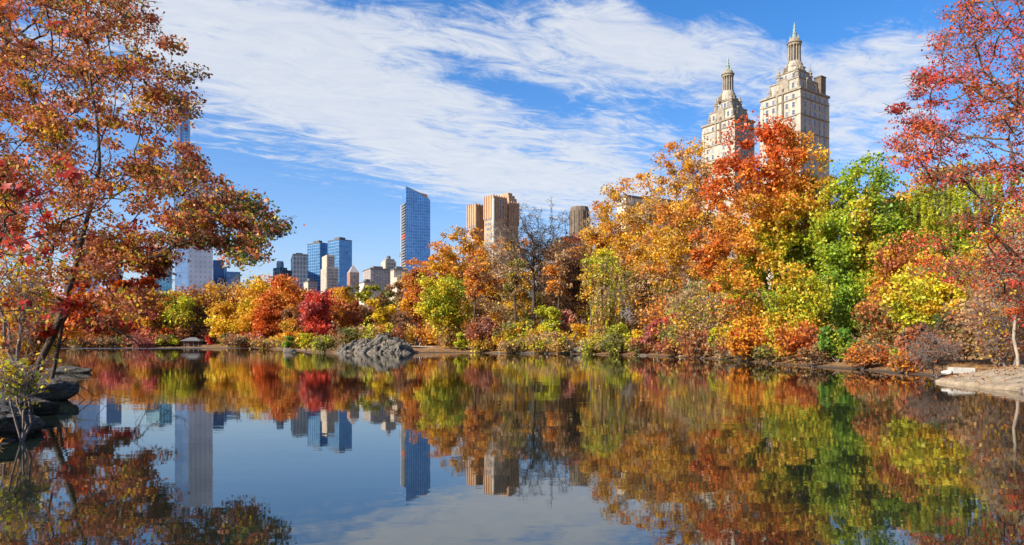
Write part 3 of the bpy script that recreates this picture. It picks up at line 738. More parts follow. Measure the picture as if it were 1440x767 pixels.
def left_colour(p, rng):
    n = len(p)
    px = CX + F * p[:, 0] / p[:, 1]; z = p[:, 2]
    cs = np.array([C['rust'], (.50, .17, .09), (.56, .20, .04), C['gold'], (.36, .34, .04), (.09, .11, .025), (.30, .11, .055), (.44, .12, .03)])
    low = np.clip((5.0 - z) / 4.0, 0, 1); right = np.clip((px - 235) / 140, 0, 1); hi = np.clip((z - 6) / 5, 0, 1)
    lump = np.sin(0.9 * p[:, 0] + 1.7 * z) + np.sin(1.3 * p[:, 1] - 0.8 * z + 2)
    w = np.stack([1.0 + 0.8 * hi, 1.4 + 1.0 * hi, 1.0 + 0 * z, 0.75 + 0.6 * low + 0.45 * (lump > 0.4), 0.4 + 0.9 * low + 0.5 * right, 0.15 + 2.6 * right, 0.5 + 0.8 * hi, 0.6 + 0.4 * low], 1)
    w[:, 1] *= np.where(lump > 0, 1.4, 0.6)
    w = w / w.sum(1, keepdims=True)
    f = 0.5 + 0.20 * np.sin(2.1 * p[:, 0] + 1.7 * z + 1) + 0.18 * np.sin(2.6 * p[:, 1] - 2.3 * z) + 0.16 * np.sin(4.3 * z + 3.1 * p[:, 0] + 2 * np.sin(p[:, 1]))
    u = ((f * 1.9 + rng.normal(0, 0.10, n)) % 1.0)[:, None]
    idx = np.minimum((w.cumsum(1) < u).sum(1), len(cs) - 1)
    return cs[idx]

def build_left_trees():
    rng = np.random.default_rng(11)
    poly = [(-60, -90), (150, -90), (205, 0), (240, 45), (278, 95), (282, 120), (262, 170), (262, 205), (290, 245), (345, 270), (398, 318), (392, 335), (362, 345), (345, 372), (318, 352), (255, 345),
            (232, 385), (245, 430), (205, 440), (150, 470), (120, 420), (60, 440), (-40, 380)]
    at = sample_poly(rng, poly, 620, 18.5, 29.5)
    at = np.concatenate([at, sample_poly(rng, [(205, 205), (262, 205), (295, 250), (345, 275), (398, 318), (392, 335), (345, 372), (318, 352), (240, 350), (200, 330)], 150, 19, 28)])
    # a few gaps where the sky shows
    gaps = [(235, 225, 18), (70, 120, 22), (150, 60, 20), (215, 310, 22), (120, 200, 18), (180, 385, 14), (60, 300, 20), (30, 30, 22), (200, 120, 18), (90, 270, 18), (165, 285, 18), (250, 285, 16), (190, 210, 16), (320, 300, 10), (25, 180, 18), (110, 20, 16)]
    px = CX + F * at[:, 0] / at[:, 1]; py = HY - F * (at[:, 2] - CAM_H) / at[:, 1]
    keep = np.ones(len(at), bool)
    for gx, gy, gr in gaps: keep &= (px - gx) ** 2 + (py - gy) ** 2 > gr ** 2
    at = at[keep]
    def Q(px_, py_, Y): return (X_at(px_, Y), Y, Z_at(py_, Y))
    bx, by = X_at(42, 22.3), 22.3
    base = (bx, by, gz(bx, by) - 0.1)
    trunk = [base, Q(58, 505, 22.3), Q(76, 470, 22.3), Q(92, 425, 22.4), Q(106, 375, 22.6), Q(118, 325, 22.9), Q(130, 280, 23.2), Q(140, 235, 23.6), Q(138, 180, 24.0), Q(128, 120, 24.4), Q(122, 50, 24.6), Q(120, -40, 24.8)]
    big_tree('oak_tree', 'large leaning oak with orange brown leaves reaching over the water from the left bank', base, trunk, at, 0.112, 66000, pal('orange1'), 0.62, 'bark', 0.105, colfn=left_colour, tip=0.0065, seed=12, twigs=4)
    # second slim trunk beside it
    rng = np.random.default_rng(21)
    at = sample_poly(rng, [(60, 470), (130, 330), (200, 300), (235, 400), (200, 470), (130, 480), (0, 470), (10, 380)], 120, 21, 27)
    dead = np.array([Q(238, 505, 23.5), Q(225, 512, 23.2), Q(205, 508, 23), Q(232, 488, 23.8), Q(250, 492, 24.1), Q(190, 480, 23)])
    at2 = np.concatenate([at, dead])
    bx, by = X_at(70, 23.4), 23.4
    base = (bx, by, -0.1)
    trunk = [base, Q(76, 520, 23.4), Q(82, 490, 23.4), Q(88, 455, 23.4), Q(104, 425, 23.5), Q(122, 395, 23.7), Q(140, 370, 24)]
    big_tree('oak_tree', 'slim second oak trunk with bare twigs drooping to the water beside the leaning oak', base, trunk, at2, 0.14, 11000, pal('rust2 orange2 deep2 gold2 dkred2 red1'), 0.45, 'bark', 0.06, tip=0.008, seed=22, extra=np.arange(120), asc=0.2)
    # brown leaved tree outside the left edge reaching in at the top
    rng = np.random.default_rng(31)
    at = sample_poly(rng, [(-140, -120), (140, -120), (190, 10), (170, 150), (120, 260), (40, 330), (-140, 380)], 330, 24, 33)
    bx, by = X_at(-70, 27), 27
    base = (bx, by, gz(bx, by) - 0.1)
    trunk = [base, Q(-66, 420, 27), Q(-55, 330, 27), Q(-40, 240, 27.2), Q(-15, 150, 27.4), Q(10, 60, 27.6), Q(25, -40, 28)]
    big_tree('oak_tree', 'rust brown leaved tree rising at the left photo edge behind the leaning oak', base, trunk, at, 0.14, 15000, pal('mauve3 rust3 pink1 orange2 gold1'), 0.7, 'bark', 0.16, tip=0.008, seed=32)
    # near sweetgum with red star leaves
    rng = np.random.default_rng(41)
    at = sample_poly(rng, [(-60, 150), (20, 190), (95, 225), (100, 300), (130, 370), (110, 420), (50, 470), (-60, 480)], 46, 6.6, 8.2)
    at = np.concatenate([at, sample_poly(rng, [(-60, 0), (150, 0), (60, 60), (-60, 90)], 9, 7.0, 8.2)])
    base = (-7.6, 7.4, gz(-7.6, 7.4) - 0.05)
    trunk = [base, (-7.5, 7.4, 0.9), (-7.35, 7.4, 1.6), (-7.2, 7.4, 2.4), (-7.0, 7.4, 3.4), (-6.8, 7.5, 4.6), (-6.4, 7.6, 5.6)]
    big_tree('sweetgum_tree', 'near sweetgum with sparse bright red star shaped leaves at the left photo edge', base, trunk, at, 0.13, 210, pal('red3 scarlet5 dkred1 gold1 deep1'), 0.2, 'bark', 0.06, shape='star', tip=0.003, seed=42, twigs=2, asc=0.1)
    # shrubs on the left bank
    for lab, px_, Y, top, bot, w, spec, dens, lf, na, nm in [
        ('yellow green shrub with large near leaves at the left edge above the boulder', 30, 9.8, 500, 575, 110, 'yellow3 ygreen2 lime1 gold1', 0.10, 8, 70, 'shrub'),
        ('leafless tan thicket on the left bank behind the yellow green shrub', 18, 17.5, 330, 548, 110, 'yellow1 gold1 rust1', 0.05, 6, 120, 'leafless_thicket'),
        ('low orange yellow shrub on the left bank behind the leaning oak', 40, 27, 440, 528, 110, 'gold2 orange2 yellow1 brown1', 0.45, 5, 90, 'shrub'),
        ('olive shrub at the left photo edge farther along the left bank', 10, 42, 425, 516, 90, 'olive2 gold2 ygreen1', 0.8, 4.5, 80, 'shrub')]:
        S(nm, lab, px_, Y, top, bot, w, spec, dens=dens, leaf=lf, n_attr=na, twigs=5, bare=(dens < 0.1), group='shrubs on the left bank', r_trunk=0.022 if Y < 12 else None, twig_r=0.004 if Y < 20 else None)

def build_right_red():
    rng = np.random.default_rng(51)
    A = [(1560, -80), (1345, -40), (1330, 20), (1302, 90), (1290, 130), (1256, 160), (1245, 205), (1272, 250), (1330, 262), (1450, 255), (1560, 250)]
    B = [(1560, 250), (1450, 265), (1370, 275), (1290, 345), (1268, 368), (1300, 400), (1370, 392), (1400, 430), (1450, 455), (1560, 470)]
    at = np.concatenate([sample_poly(rng, A, 430, 12.5, 19.5), sample_poly(rng, B, 170, 12.5, 19)])
    base = (15.6, 16.2, gz(15.6, 16.2) - 0.1)
    trunk = [base, (15.55, 16.2, 1.4), (15.45, 16.2, 2.4), (15.3, 16.2, 3.4), (15.1, 16.2, 4.6), (14.9, 16.2, 6.0), (14.7, 16.3, 7.4), (14.3, 16.3, 9.0), (14.0, 16.3, 10.4)]
    big_tree('red_leaved_tree', 'red leaved tree outside the right edge, its long grey branches reaching into the photo', base, trunk, at, 0.060, 32000, pal('red3 scarlet4 deep2 rust2 pink1'), 0.40, 'bark_mid', 0.16, tip=0.0055, seed=52, twigs=6, asc=0.15, wiggle=0.14)


MARKS = [(90, 'leaning oak trunk'), (200, 'coral red far trees'), (270, 'far wooden shelter'), (350, 'golden yellow far tree'), (388, 'pointed orange tree'), (446, 'scarlet tree'),
         (521, 'rock outcrop'), (590, 'lakeside walkers'), (645, 'leaning yellow green tree'), (684, 'round reddish shrub'), (752, 'big leafless tree'), (806, 'forked dark trunk'),
         (856, 'drooping willow'), (925, 'pinkish red shrub'), (968, 'tallest plane tree'), (1085, 'orange red maple'), (1208, 'bright green tree'), (1352, 'concrete block'), (1425, 'pale leaning trunk')]
def shore_Y(px):
    Ys = np.linspace(4, 300, 1200)
    ins = lake_dist(np.column_stack([X_at(px, Ys), Ys])) < 0
    return Ys[np.nonzero(ins)[0].max()]

def build_understory():
    rng = random.Random(8)
    used = {}
    last = ''
    kinds = [('rusty', 'rust3 orange1 brown1'), ('golden', 'gold3 yellow1 orange1'), ('olive', 'olive3 ygreen1'), ('brown', 'brown3 umber1 rust1'), ('tan', 'tan3 brown1 gold1'),
             ('yellow green', 'ygreen3 yellow1'), ('orange', 'orange3 deep1 gold1'), ('rust red', 'rust3 mauve1 tan1'), ('straw gold', 'gold2 tan2 ygreen1'), ('yellow olive', 'ygreen2 olive1 yellow1')]
    rows = [('low', 'at the waterline', 40, 0.0, 0.7, 2.6, 2.0), ('tall', 'behind the waterline bushes', 52, 4, 8, 4.4, 2.1), ('big', 'under the tree crowns', 56, 14, 24, 7.5, 1.9)]
    for size, where, step, d0, d1, hm, wk in rows:
        px = 40.0
        while px < 1450:
            Ys = shore_Y(px)
            Y = Ys + rng.uniform(d0, d1) * (0.55 if px > 1150 else 1)
            rock = 462 < px < 582
            if rock and Y < 122: Y = 122 + rng.uniform(0, 5)
            skip = (rock and size == 'low') or (px > 1290 and size != 'big') or (580 < px < 640 and size == 'low')
            h = hm * rng.uniform(0.7, 1.25) * (1.5 if Ys > 200 else 1.0)
            hp = h / Y * F
            if px > 950: hp = min(hp, {'low': 40, 'tall': 64, 'big': 90}[size] * rng.uniform(0.7, 1.2))
            if 650 < px <= 950: hp = min(hp, {'low': 26, 'tall': 34, 'big': 48}[size] * rng.uniform(0.75, 1.2))
            if px > 1060: hp *= 0.62
            if 395 < px < 600: hp = min(hp, 22 if px < 470 else 34)
            base_y = HY + CAM_H * F / Y
            w = max(hp * wk * rng.uniform(0.75, 1.1), step * 1.25)
            kname, spec = kinds[rng.randrange(len(kinds))]
            if px > 1060: kname, spec = rng.choice([('rusty', 'rust3 orange1 brown1'), ('brown', 'brown3 umber1 rust1'), ('orange', 'orange3 deep1 gold1'), ('dark green', 'dkgreen2 olive2 brown1')])
            if px > 1120 and size == 'big': kname, spec = rng.choice([('dark green', 'dkgreen3 olive1 green1'), ('brown', 'brown3 umber1 rust1')])
            if px < 400: kname, spec = rng.choice([('rusty', 'rust3 orange1 brown1'), ('golden', 'gold3 yellow1 orange1'), ('orange', 'orange3 deep1 gold1'), ('tan', 'tan3 brown1 gold1'), ('coral', 'pink3 orange1 rust1')])
            mix = spec + ' ' + ' '.join(last.split()[:2]) + ' olive1 tan1'; last = spec; spec = mix
            m = min(MARKS, key=lambda t: abs(t[0] - px)); dx = px - m[0]
            side = 'right beside' if abs(dx) < 12 else ('just left of' if dx < -30 else 'left of' if dx < 0 else 'just right of' if dx < 30 else 'right of')
            if dx < 0: side = 'right beside' if abs(dx) < 12 else ('just left of' if dx > -30 else 'well left of')
            elif dx >= 30: side = 'well right of'
            lab = f'{size} {kname} bush {where}, {side} the {m[1]}'
            k = used.get(lab, 0); used[lab] = k + 1
            if k: lab = f'{size} {kname} bush {where}, farther {side.replace("well ", "").replace("just ", "")} the {m[1]}'
            if size == 'big' and (px > 1080 or 330 < px < 480): skip = True
            if size == 'tall' and (395 < px < 475 or 555 < px < 625): skip = True
            if size != 'big' and 236 < px < 312: skip = True
            if not skip:
                S('shrub', lab, px, Y, base_y - hp, base_y - 1, w, spec, dens=0.5, twigs=6, leaf=2.8 if px < 900 else 3.8, power=3.0, voids=8, clump=max(0.16 * w * Y / F, 0.3), flat=1.0, depth=0.6, group='undergrowth along the lake shore')
            px += step * rng.uniform(0.8, 1.2) * (1.5 if px > 1000 else 1)

build_understory()
build_far_shore(); build_peninsula(); build_mid(); build_right(); build_left_trees(); build_right_red()

# ------------------------------------------------------------------ rocks
def boulder(name, label, cen, size, mat, seed, cat='rock', group=None, rot=0.0, planes=18, rough=0.08, res=(36, 20)):
    rng = np.random.default_rng(seed)
    nu, nv = res
    th = np.linspace(0, 2 * math.pi, nu, endpoint=False); ph = np.linspace(-math.pi / 2, math.pi / 2, nv)
    V = np.array([[math.cos(p) * math.cos(t), math.cos(p) * math.sin(t), math.sin(p)] for p in ph for t in th])
    for _ in range(planes):
        n = unit(rng.normal(size=3)); d = rng.uniform(0.5, 0.85)
        ex = np.maximum(V @ n - d, 0)
        V = V - ex[:, None] * n * 0.92
    k = rng.normal(size=(6, 3)) * 4; f = rng.uniform(0, 6, 6)
    V = V * (1 + rough * sum(np.sin(V @ k[i] + f[i]) for i in range(6))[:, None] * 0.5 + rng.normal(0, rough * 0.22, (len(V), 1)))
    V = V * np.array(size)
    c, s = math.cos(rot), math.sin(rot)
    V = np.column_stack([V[:, 0] * c - V[:, 1] * s, V[:, 0] * s + V[:, 1] * c, V[:, 2]])
    Fq = np.array([[j * nu + i, j * nu + (i + 1) % nu, (j + 1) * nu + (i + 1) % nu, (j + 1) * nu + i] for j in range(nv - 1) for i in range(nu)])
    o = np_quads(name, V, Fq, mat, loc=cen)
    return tag(o, label, cat, group)

def build_outcrop():
    rng = np.random.default_rng(77)
    nx, ny = 240, 130
    W, D = 12.6, 9.0
    xs = np.linspace(0, 1, nx); ys = np.linspace(0, 1, ny)
    gx, gy = np.meshgrid(xs, ys)
    env = np.interp(gx, [0, .06, .16, .3, .42, .52, .62, .74, .84, .93, 1], [.1, .8, 1.6, 2.2, 2.75, 3.1, 3.15, 3.05, 2.5, 1.2, .1])
    front = np.clip(gy / 0.55, 0, 1); prof = (3 * front ** 2 - 2 * front ** 3) ** 0.7
    back = np.clip((1 - gy) / 0.3, 0, 1) ** 0.6
    x = gx * W; y = gy * D
    a = rad(35)
    def blocks(n, sx, sy, sd, dip):
        # every joint-bounded block of the schist has its own tilted top face
        r = np.random.default_rng(sd)
        S_ = np.column_stack([r.uniform(0, W, n), r.uniform(0, D, n)])
        off = r.uniform(-1, 1, n); gxx = dip + r.normal(0, 0.28, n); gyy = r.normal(-0.1, 0.3, n)
        def tr(X, Y): return np.stack([(X * math.cos(a) + Y * math.sin(a)) / sx, (-X * math.sin(a) + Y * math.cos(a)) / sy], -1)
        wx = x + 0.12 * np.sin(3.1 * y + 2 * x); wy = y + 0.12 * np.sin(2.7 * x - y)
        P = tr(wx, wy).reshape(-1, 2); Q = tr(S_[:, 0], S_[:, 1])
        d = np.linalg.norm(P[:, None] - Q[None], axis=2)
        i = np.argsort(d, axis=1)[:, :2]
        d1 = np.take_along_axis(d, i[:, :1], 1)[:, 0]; d2 = np.take_along_axis(d, i[:, 1:2], 1)[:, 0]
        k = i[:, 0]
        pl = gxx[k] * (x.ravel() - S_[k, 0]) + gyy[k] * (y.ravel() - S_[k, 1])
        return off[k].reshape(x.shape), pl.reshape(x.shape), np.clip((d2 - d1) / 0.22, 0, 1).reshape(x.shape)
    o1, p1, e1 = blocks(62, 1.5, 0.85, 1, 0.35); o2, p2, e2 = blocks(330, 1.5, 0.8, 2, 0.3)
    rim = np.clip(env / 1.2, 0, 1) * back * np.clip(front * 5, 0, 1)
    h1 = 0.5 + 0.5 * o1
    z = env * prof * back * 0.86 + rim * (0.38 * o1 + 0.8 * p1 + 0.14 * o2 + 0.5 * p2 - 0.55 * (1 - e1) ** 2 - 0.16 * (1 - e2) ** 2)
    z = np.where(z > 3.0, 3.0 + (z - 3.0) * 0.35, z)
    z += rng.normal(0, 0.012, z.shape) - 0.15
    V = np.column_stack([(x - W / 2 + 0.15 * (h1 - .5)).ravel(), (y + 0.7 * (h1 - 0.5) * (1 - gy)).ravel(), z.ravel()])
    i = (np.arange(nx - 1)[None, :] + nx * np.arange(ny - 1)[:, None]).ravel()
    o = np_quads('rock_outcrop', V, np.stack([i, i + 1, i + 1 + nx, i + nx], 1), M['rock'], loc=(X_at(521, 105), 103.4, 0.0))
    tag(o, 'large grey craggy rock outcrop rising from the water in the middle of the lake shore', 'rock')
build_outcrop()

def build_rocks():
    boulder('boulder', 'small mossy rock islet in the water left of the scarlet tree', (X_at(406, 113), 113, 0.2), (1.5, 1.0, 0.75), M['rock'], 3)
    boulder('boulder', 'huge smooth dark boulder at the lower left corner of the water', (-9.05, 10.4, -0.1), (2.1, 2.6, 0.84), M['rock_dark'], 8, rot=0.5, planes=26, rough=0.09, res=(150, 80))
    boulder('boulder', 'dark rock slab in the water beyond the leaning oak', (X_at(92, 33), 33, 0.05), (1.2, 0.7, 0.26), M['rock_dark'], 9)
    boulder('boulder', 'dark rough rock at the foot of the leaning oak', (X_at(30, 17), 17, 0.05), (1.5, 1.4, 0.5), M['rock_dark'], 10, planes=24, rough=0.1, res=(100, 56))
    boulder('boulder', 'dark rock under the yellow green near shrub at the left edge', (X_at(5, 13.5), 13.5, 0.15), (1.3, 1.2, 0.45), M['rock_dark'], 12, planes=24, rough=0.1, res=(100, 56))
    boulder('boulder', 'large angular grey boulder with a dark right face on the middle shore', (X_at(825, 95.5), 95.5, 0.45), (1.7, 1.2, 0.95), M['rock_dark'], 14)
    boulder('boulder', 'flat tan boulder just left of the large angular one', (X_at(806, 96.5), 96.5, 0.3), (1.3, 0.9, 0.55), M['rock'], 15)
    rng = random.Random(4)
    spots = [(662, 110), (676, 108), (700, 103.6), (714, 102.6), (727, 101.9), (738, 101), (752, 100.2), (771, 98.8), (786, 97.8), (842, 94.6), (856, 92), (872, 90), (905, 82.6), (948, 74.5), (968, 70)]
    for i, (px, Y) in enumerate(spots):
        boulder('stone', 'small grey stone at the foot of the shrubs along the middle waterline', (X_at(px, Y), Y - 0.3, 0.03), (rng.uniform(.3, 1.0), rng.uniform(.3, .5), rng.uniform(.12, .3)), M['rock' if i % 3 == 0 else 'rock_dark'], 40 + i, group='stones along the middle waterline', res=(18, 10))
    # sandy rock bank at the right
    rng = np.random.default_rng(3)
    nx, ny = 90, 50
    V = []
    A, B = np.array([X_at(1316, 24.9), 24.95]), np.array([X_at(1475, 18.6), 18.6])
    nrm = np.array([0.83, 0.55])
    for j in range(ny):
        for i in range(nx):
            t, u = i / (nx - 1), j / (ny - 1)
            p = A + (B - A) * t + nrm * u * (4.6 * math.sin(math.pi * min(1, 0.06 + t * 0.75)) ** 0.8 + 0.05)
            edge = 0.07 * min(1, u * 30)
            hgt = edge + 0.75 * (u ** 0.8) * math.sin(math.pi * min(0.5, 0.05 + 0.6 * t)) + 0.02 * math.sin(9 * t + 7 * u) + 0.015 * math.sin(23 * t - 11 * u) - (0.08 if j == 0 else 0)
            if j > 0: hgt = max(hgt, min(gz(p[0], p[1]) + 0.05, 0.12 + u))
            V.append((p[0], p[1], hgt + rng.normal(0, 0.004)))
    i = (np.arange(nx - 1)[None, :] + nx * np.arange(ny - 1)[:, None]).ravel()
    o = np_quads('sandy_rock', np.array(V), np.stack([i, i + 1, i + 1 + nx, i + nx], 1), M['rock_sand'], smooth=True)
    tag(o, 'smooth sandy coloured rock sloping into the water at the right edge', 'rock')
    # concrete block with chamfered edges
    bm = bmesh.new(); bmesh.ops.create_cube(bm, size=1)
    bmesh.ops.scale(bm, vec=(0.80, 0.42, 0.24), verts=bm.verts)
    bmesh.ops.bevel(bm, geom=bm.edges[:], offset=0.02, segments=2, affect='EDGES')
    me = bpy.data.meshes.new('concrete_block'); bm.to_mesh(me); bm.free(); me.materials.append(M['concrete'])
    o = bpy.data.objects.new('concrete_block', me); COL.objects.link(o)
    o.location = (X_at(1352, 26), 26, 0.38); o.rotation_euler = (0, 0.03, rad(-6))
    tag(o, 'pale rectangular concrete block lying at the back of the sandy rock', 'block')
    boulder('stone', 'pale stone lying against the left end of the concrete block', (X_at(1333, 25.9), 25.9, 0.3), (.25, .2, .15), M['concrete'], 90, res=(18, 10))
build_rocks()

def build_litter():
    rng = np.random.default_rng(61)
    n = 60000
    Y = 9 + 130 * rng.random(n) ** 1.6
    X = rng.uniform(-30, 30, n)
    d = lake_dist(np.column_stack([X, Y]))
    k = (d > 0.15) & (d < 7)
    X, Y = X[k], Y[k]
    z = ground_z(np.column_stack([X, Y]))
    pos = np.column_stack([X, Y, z + 0.03])
    m = 420
    A, B = np.array([X_at(1316, 24.9), 24.95]), np.array([X_at(1475, 18.6), 18.6])
    t = rng.random(m); u = rng.random(m) ** 0.6
    q = A + (B - A) * t[:, None] + np.array([0.83, 0.55]) * (u * 4.6 * np.sin(np.pi * np.minimum(1, 0.06 + t * 0.75)) ** 0.8)[:, None]
    hh = 0.07 + 0.75 * u ** 0.8 * np.sin(np.pi * np.minimum(0.5, 0.05 + 0.6 * t))
    hh = np.maximum(hh, np.minimum(ground_z(q) + 0.05, 0.12 + u)) + 0.04
    pos = np.concatenate([pos, np.column_stack([q, hh])]); Y = np.concatenate([Y, q[:, 1]])
    n = len(pos)
    cs, ws = pal('rust3 orange2 gold2 tan2 brown2 red1')
    col = cs[rng.choice(len(cs), n, p=ws)] * rng.uniform(0.5, 1.1, (n, 1))
    o = leaf_mesh('fallen_leaves', pos, np.where(Y < 45, 0.085, 0.17), col, None, rng, up=6.0)
    tag(o, 'fallen brown and orange leaves lying on the banks', 'leaves', kind='stuff')
build_litter()

def dead_branch(label, p, q, r, seed, n=26, sag=0.0):
    rng = np.random.default_rng(seed)
    p, q = np.array(p), np.array(q)
    root = thing('fallen_branch', label, 'branch', tuple(p))
    k = 9
    main = [(q - p) * t + np.array([0, 0, sag * math.sin(math.pi * t)]) + rng.normal(0, 0.03, 3) * (0 < t) for t in np.linspace(0, 1, k)]
    L = np.linalg.norm(q - p)
    at = np.array([main[rng.integers(3, k)] + rng.normal(size=3) * np.array([.2, .2, .13]) * L for _ in range(n)])
    at[:, 2] = np.maximum(at[:, 2], -p[2] - 0.05)
    N, par, rr, tips = grow(main, at, rng, r, r * 0.12, wiggle=0.25, asc=0.0, segs=3)
    e = np.arange(1, len(N))
    tubes('wood', N[par[e]], N[e], np.minimum(rr[par[e]], rr[e] * 1.5), rr[e], M['bark'], root)
def Q3(px, py, Y): return (X_at(px, Y), Y, Z_at(py, Y))
dead_branch('dark bare branch reaching over the water from the left bank below the leaning oak', Q3(20, 548, 18), Q3(135, 532, 17), 0.04, 5, sag=0.05)
dead_branch('thin bare branch hanging down to the water right of the leaning oak trunks', Q3(120, 448, 21), Q3(232, 508, 21.5), 0.03, 6, n=30, sag=0.18)
dead_branch('grey fallen branch slanting into the water below the maple', Q3(1030, 478, 55), Q3(1062, 508, 54), 0.06, 7, n=16)
dead_branch('pale fallen branch slanting into the water beside the large angular boulder', Q3(812, 468, 99), Q3(796, 497, 97), 0.10, 8, n=10)
dead_branch('grey fallen branch lying over the water left of the sandy rock', Q3(1330, 498, 27), Q3(1285, 530, 27.5), 0.04, 9, n=24, sag=0.1)

# ------------------------------------------------------------------ buildings
class MB:
    def __init__(s): s.v, s.f, s.uv, s.fm = [], [], [], []
    def quad(s, a, b, c, d, uv=None, m=0):
        n = len(s.v); s.v += [a, b, c, d]; s.f.append((n, n + 1, n + 2, n + 3)); s.fm.append(m)
        s.uv += uv or [(0, 0)] * 4
    def prism(s, pts, z0, z1, m=0, top=True, mtop=None):
        """pts: footprint; z1 number or per-vertex list"""
        n = len(pts); zz = z1 if isinstance(z1, (list, tuple)) else [z1] * n
        ar = sum(pts[i][0] * pts[(i + 1) % n][1] - pts[(i + 1) % n][0] * pts[i][1] for i in range(n))
        if ar < 0: pts = pts[::-1]; zz = list(zz)[::-1]
        for i in range(n):
            a, b = pts[i], pts[(i + 1) % n]; L = math.hypot(b[0] - a[0], b[1] - a[1]); za, zb = zz[i], zz[(i + 1) % n]
            s.quad((a[0], a[1], z0), (b[0], b[1], z0), (b[0], b[1], zb), (a[0], a[1], za), [(0, z0), (L, z0), (L, zb), (0, za)], m)
        if top:
            k = len(s.v); s.v += [(pts[i][0], pts[i][1], zz[i]) for i in range(n)]; s.f.append(tuple(range(k, k + n))); s.fm.append(m if mtop is None else mtop)
            s.uv += [(0, 0)] * n
    def lathe(s, c, prof, n=20, m=0):
        for j in range(len(prof) - 1):
            (r0, z0), (r1, z1) = prof[j], prof[j + 1]
            for i in range(n):
                a, b = 2 * math.pi * i / n, 2 * math.pi * (i + 1) / n
                P = lambda r, z, t: (c[0] + r * math.cos(t), c[1] + r * math.sin(t), z)
                s.quad(P(r0, z0, a), P(r0, z0, b), P(r1, z1, b), P(r1, z1, a), None, m)
    def build(s, name, mats, parent=None, off=(0, 0, 0)):
        V = [(x - off[0], y - off[1], z - off[2]) for x, y, z in s.v]
        return link_mesh(name, V, s.f, mats, parent, uvs=s.uv, fm=s.fm)

def corner_fp(pl, pc, pr, Y, theta):
    """footprint of a box whose nearest vertical edge is seen at pc, left face out to pl, right face to pr"""
    X = X_at(pc, Y); a = rad(theta); c, s_ = math.cos(a), math.sin(a)
    kl, kr = (pl - CX) / F, (pr - CX) / F
    s = (X - kl * Y) / (c + kl * s_)
    t = (kr * Y - X) / (s_ - kr * c)
    e1, e2 = np.array([-c, s_]), np.array([s_, c])
    P = np.array([X, Y])
    return P, e1, e2, s, t
def rect(P, e1, e2, i0, i1, j0, j1):
    return [tuple(P + e1 * i + e2 * j) for i, j in ((i0, j0), (i0, j1), (i1, j1), (i1, j0))]

WIN = {}
def window_mesh(w, h, frame='winpale', glass='winglass'):
    key = (round(w, 2), round(h, 2), frame, glass)
    if key in WIN: return WIN[key]
    me = bpy.data.meshes.new('window')
    b = MB(); t = 0.12 * w
    def bx(x0, x1, y0, y1, z0, z1, m):
        b.prism([(x0, y0), (x1, y0), (x1, y1), (x0, y1)], z0, z1, m)
    bx(-w / 2, w / 2, -0.04 * w, 0.1, 0, h, 0)
    bx(-w / 2 - t, w / 2 + t, -0.14 * w, 0.1, -t, -0.01, 1)
    bx(-w / 2 - t, w / 2 + t, -0.10 * w, 0.1, h + 0.01, h + t * 0.8, 1)
    bx(-w / 2 - t, -w / 2 - .01, -0.09 * w, 0.1, 0, h, 1); bx(w / 2 + .01, w / 2 + t, -0.09 * w, 0.1, 0, h, 1)
    bx(-w / 2 + .01, w / 2 - .01, -0.07 * w, 0.09, h * 0.48, h * 0.52, 1)
    me.from_pydata(b.v, [], b.f); me.materials.append(M[glass]); me.materials.append(M[frame]); me.polygons.foreach_set('material_index', b.fm); me.update()
    WIN[key] = me
    return me
def windows(parent, off, a, b, z0, z1, cols, rows, w, h, skip=None, frame='winpale', margin=0.08):
    """rows x cols of window objects on the wall from a to b (2-D points, outside on the right hand of a->b)"""
    var = [window_mesh(w, h, frame, g) for g in ('winglass', 'winglass', 'winmid', 'winblind')]
    rng = random.Random(int(z0 * 10) + cols * 7)
    d = np.array(b) - np.array(a); L = np.linalg.norm(d); d = d / L
    rz = math.atan2(d[1], d[0])
    n = 0
    for r in range(rows):
        for c in range(cols):
            if skip and skip(c, r): continue
            u = margin + (1 - 2 * margin) * (c + 0.5) / cols
            p = np.array(a) + d * L * u
            z = z0 + (z1 - z0) * (r + 0.5) / rows - h / 2
            o = bpy.data.objects.new('window', rng.choice(var)); COL.objects.link(o); o.parent = parent
            o.location = (p[0] - off[0], p[1] - off[1], z - off[2]); o.rotation_euler = (0, 0, rz)
            n += 1
    return n

BASE_Z = 4.0
def tower_block(name, label, Y, pl, pc, pr, top, theta, mat, tiers=(), cat='building', roof='roofgrey', z0=BASE_Z, tops=None, pent=True):
    P, e1, e2, s, t = corner_fp(pl, pc, pr, Y, theta)
    org = (P[0], P[1], z0)
    root = thing(name, label, cat, org)
    b = MB()
    z1 = Z_at(top, Y)
    b.prism(rect(P, e1, e2, 0, s, 0, t), z0, z1 if tops is None else tops(Y), 0, mtop=1)
    b.build('wall', [M[mat], M[roof]], root, org)
    if pent:
        b = MB(); b.prism(rect(P, e1, e2, s * .25, s * .7, t * .25, t * .7), z1 + 0.05, z1 + 0.05 + 0.008 * Y * 0.5, 0)
        b.build('penthouse', [M[roof]], root, org)
        b = MB(); q = rect(P, e1, e2, -0.3, s + .3, -0.3, t + .3)
        b.prism(q, z1 - 1.2, z1 + 0.02, 0); b.build('parapet', [M[roof]], root, org)
    return root, P, e1, e2, s, t, z1, org

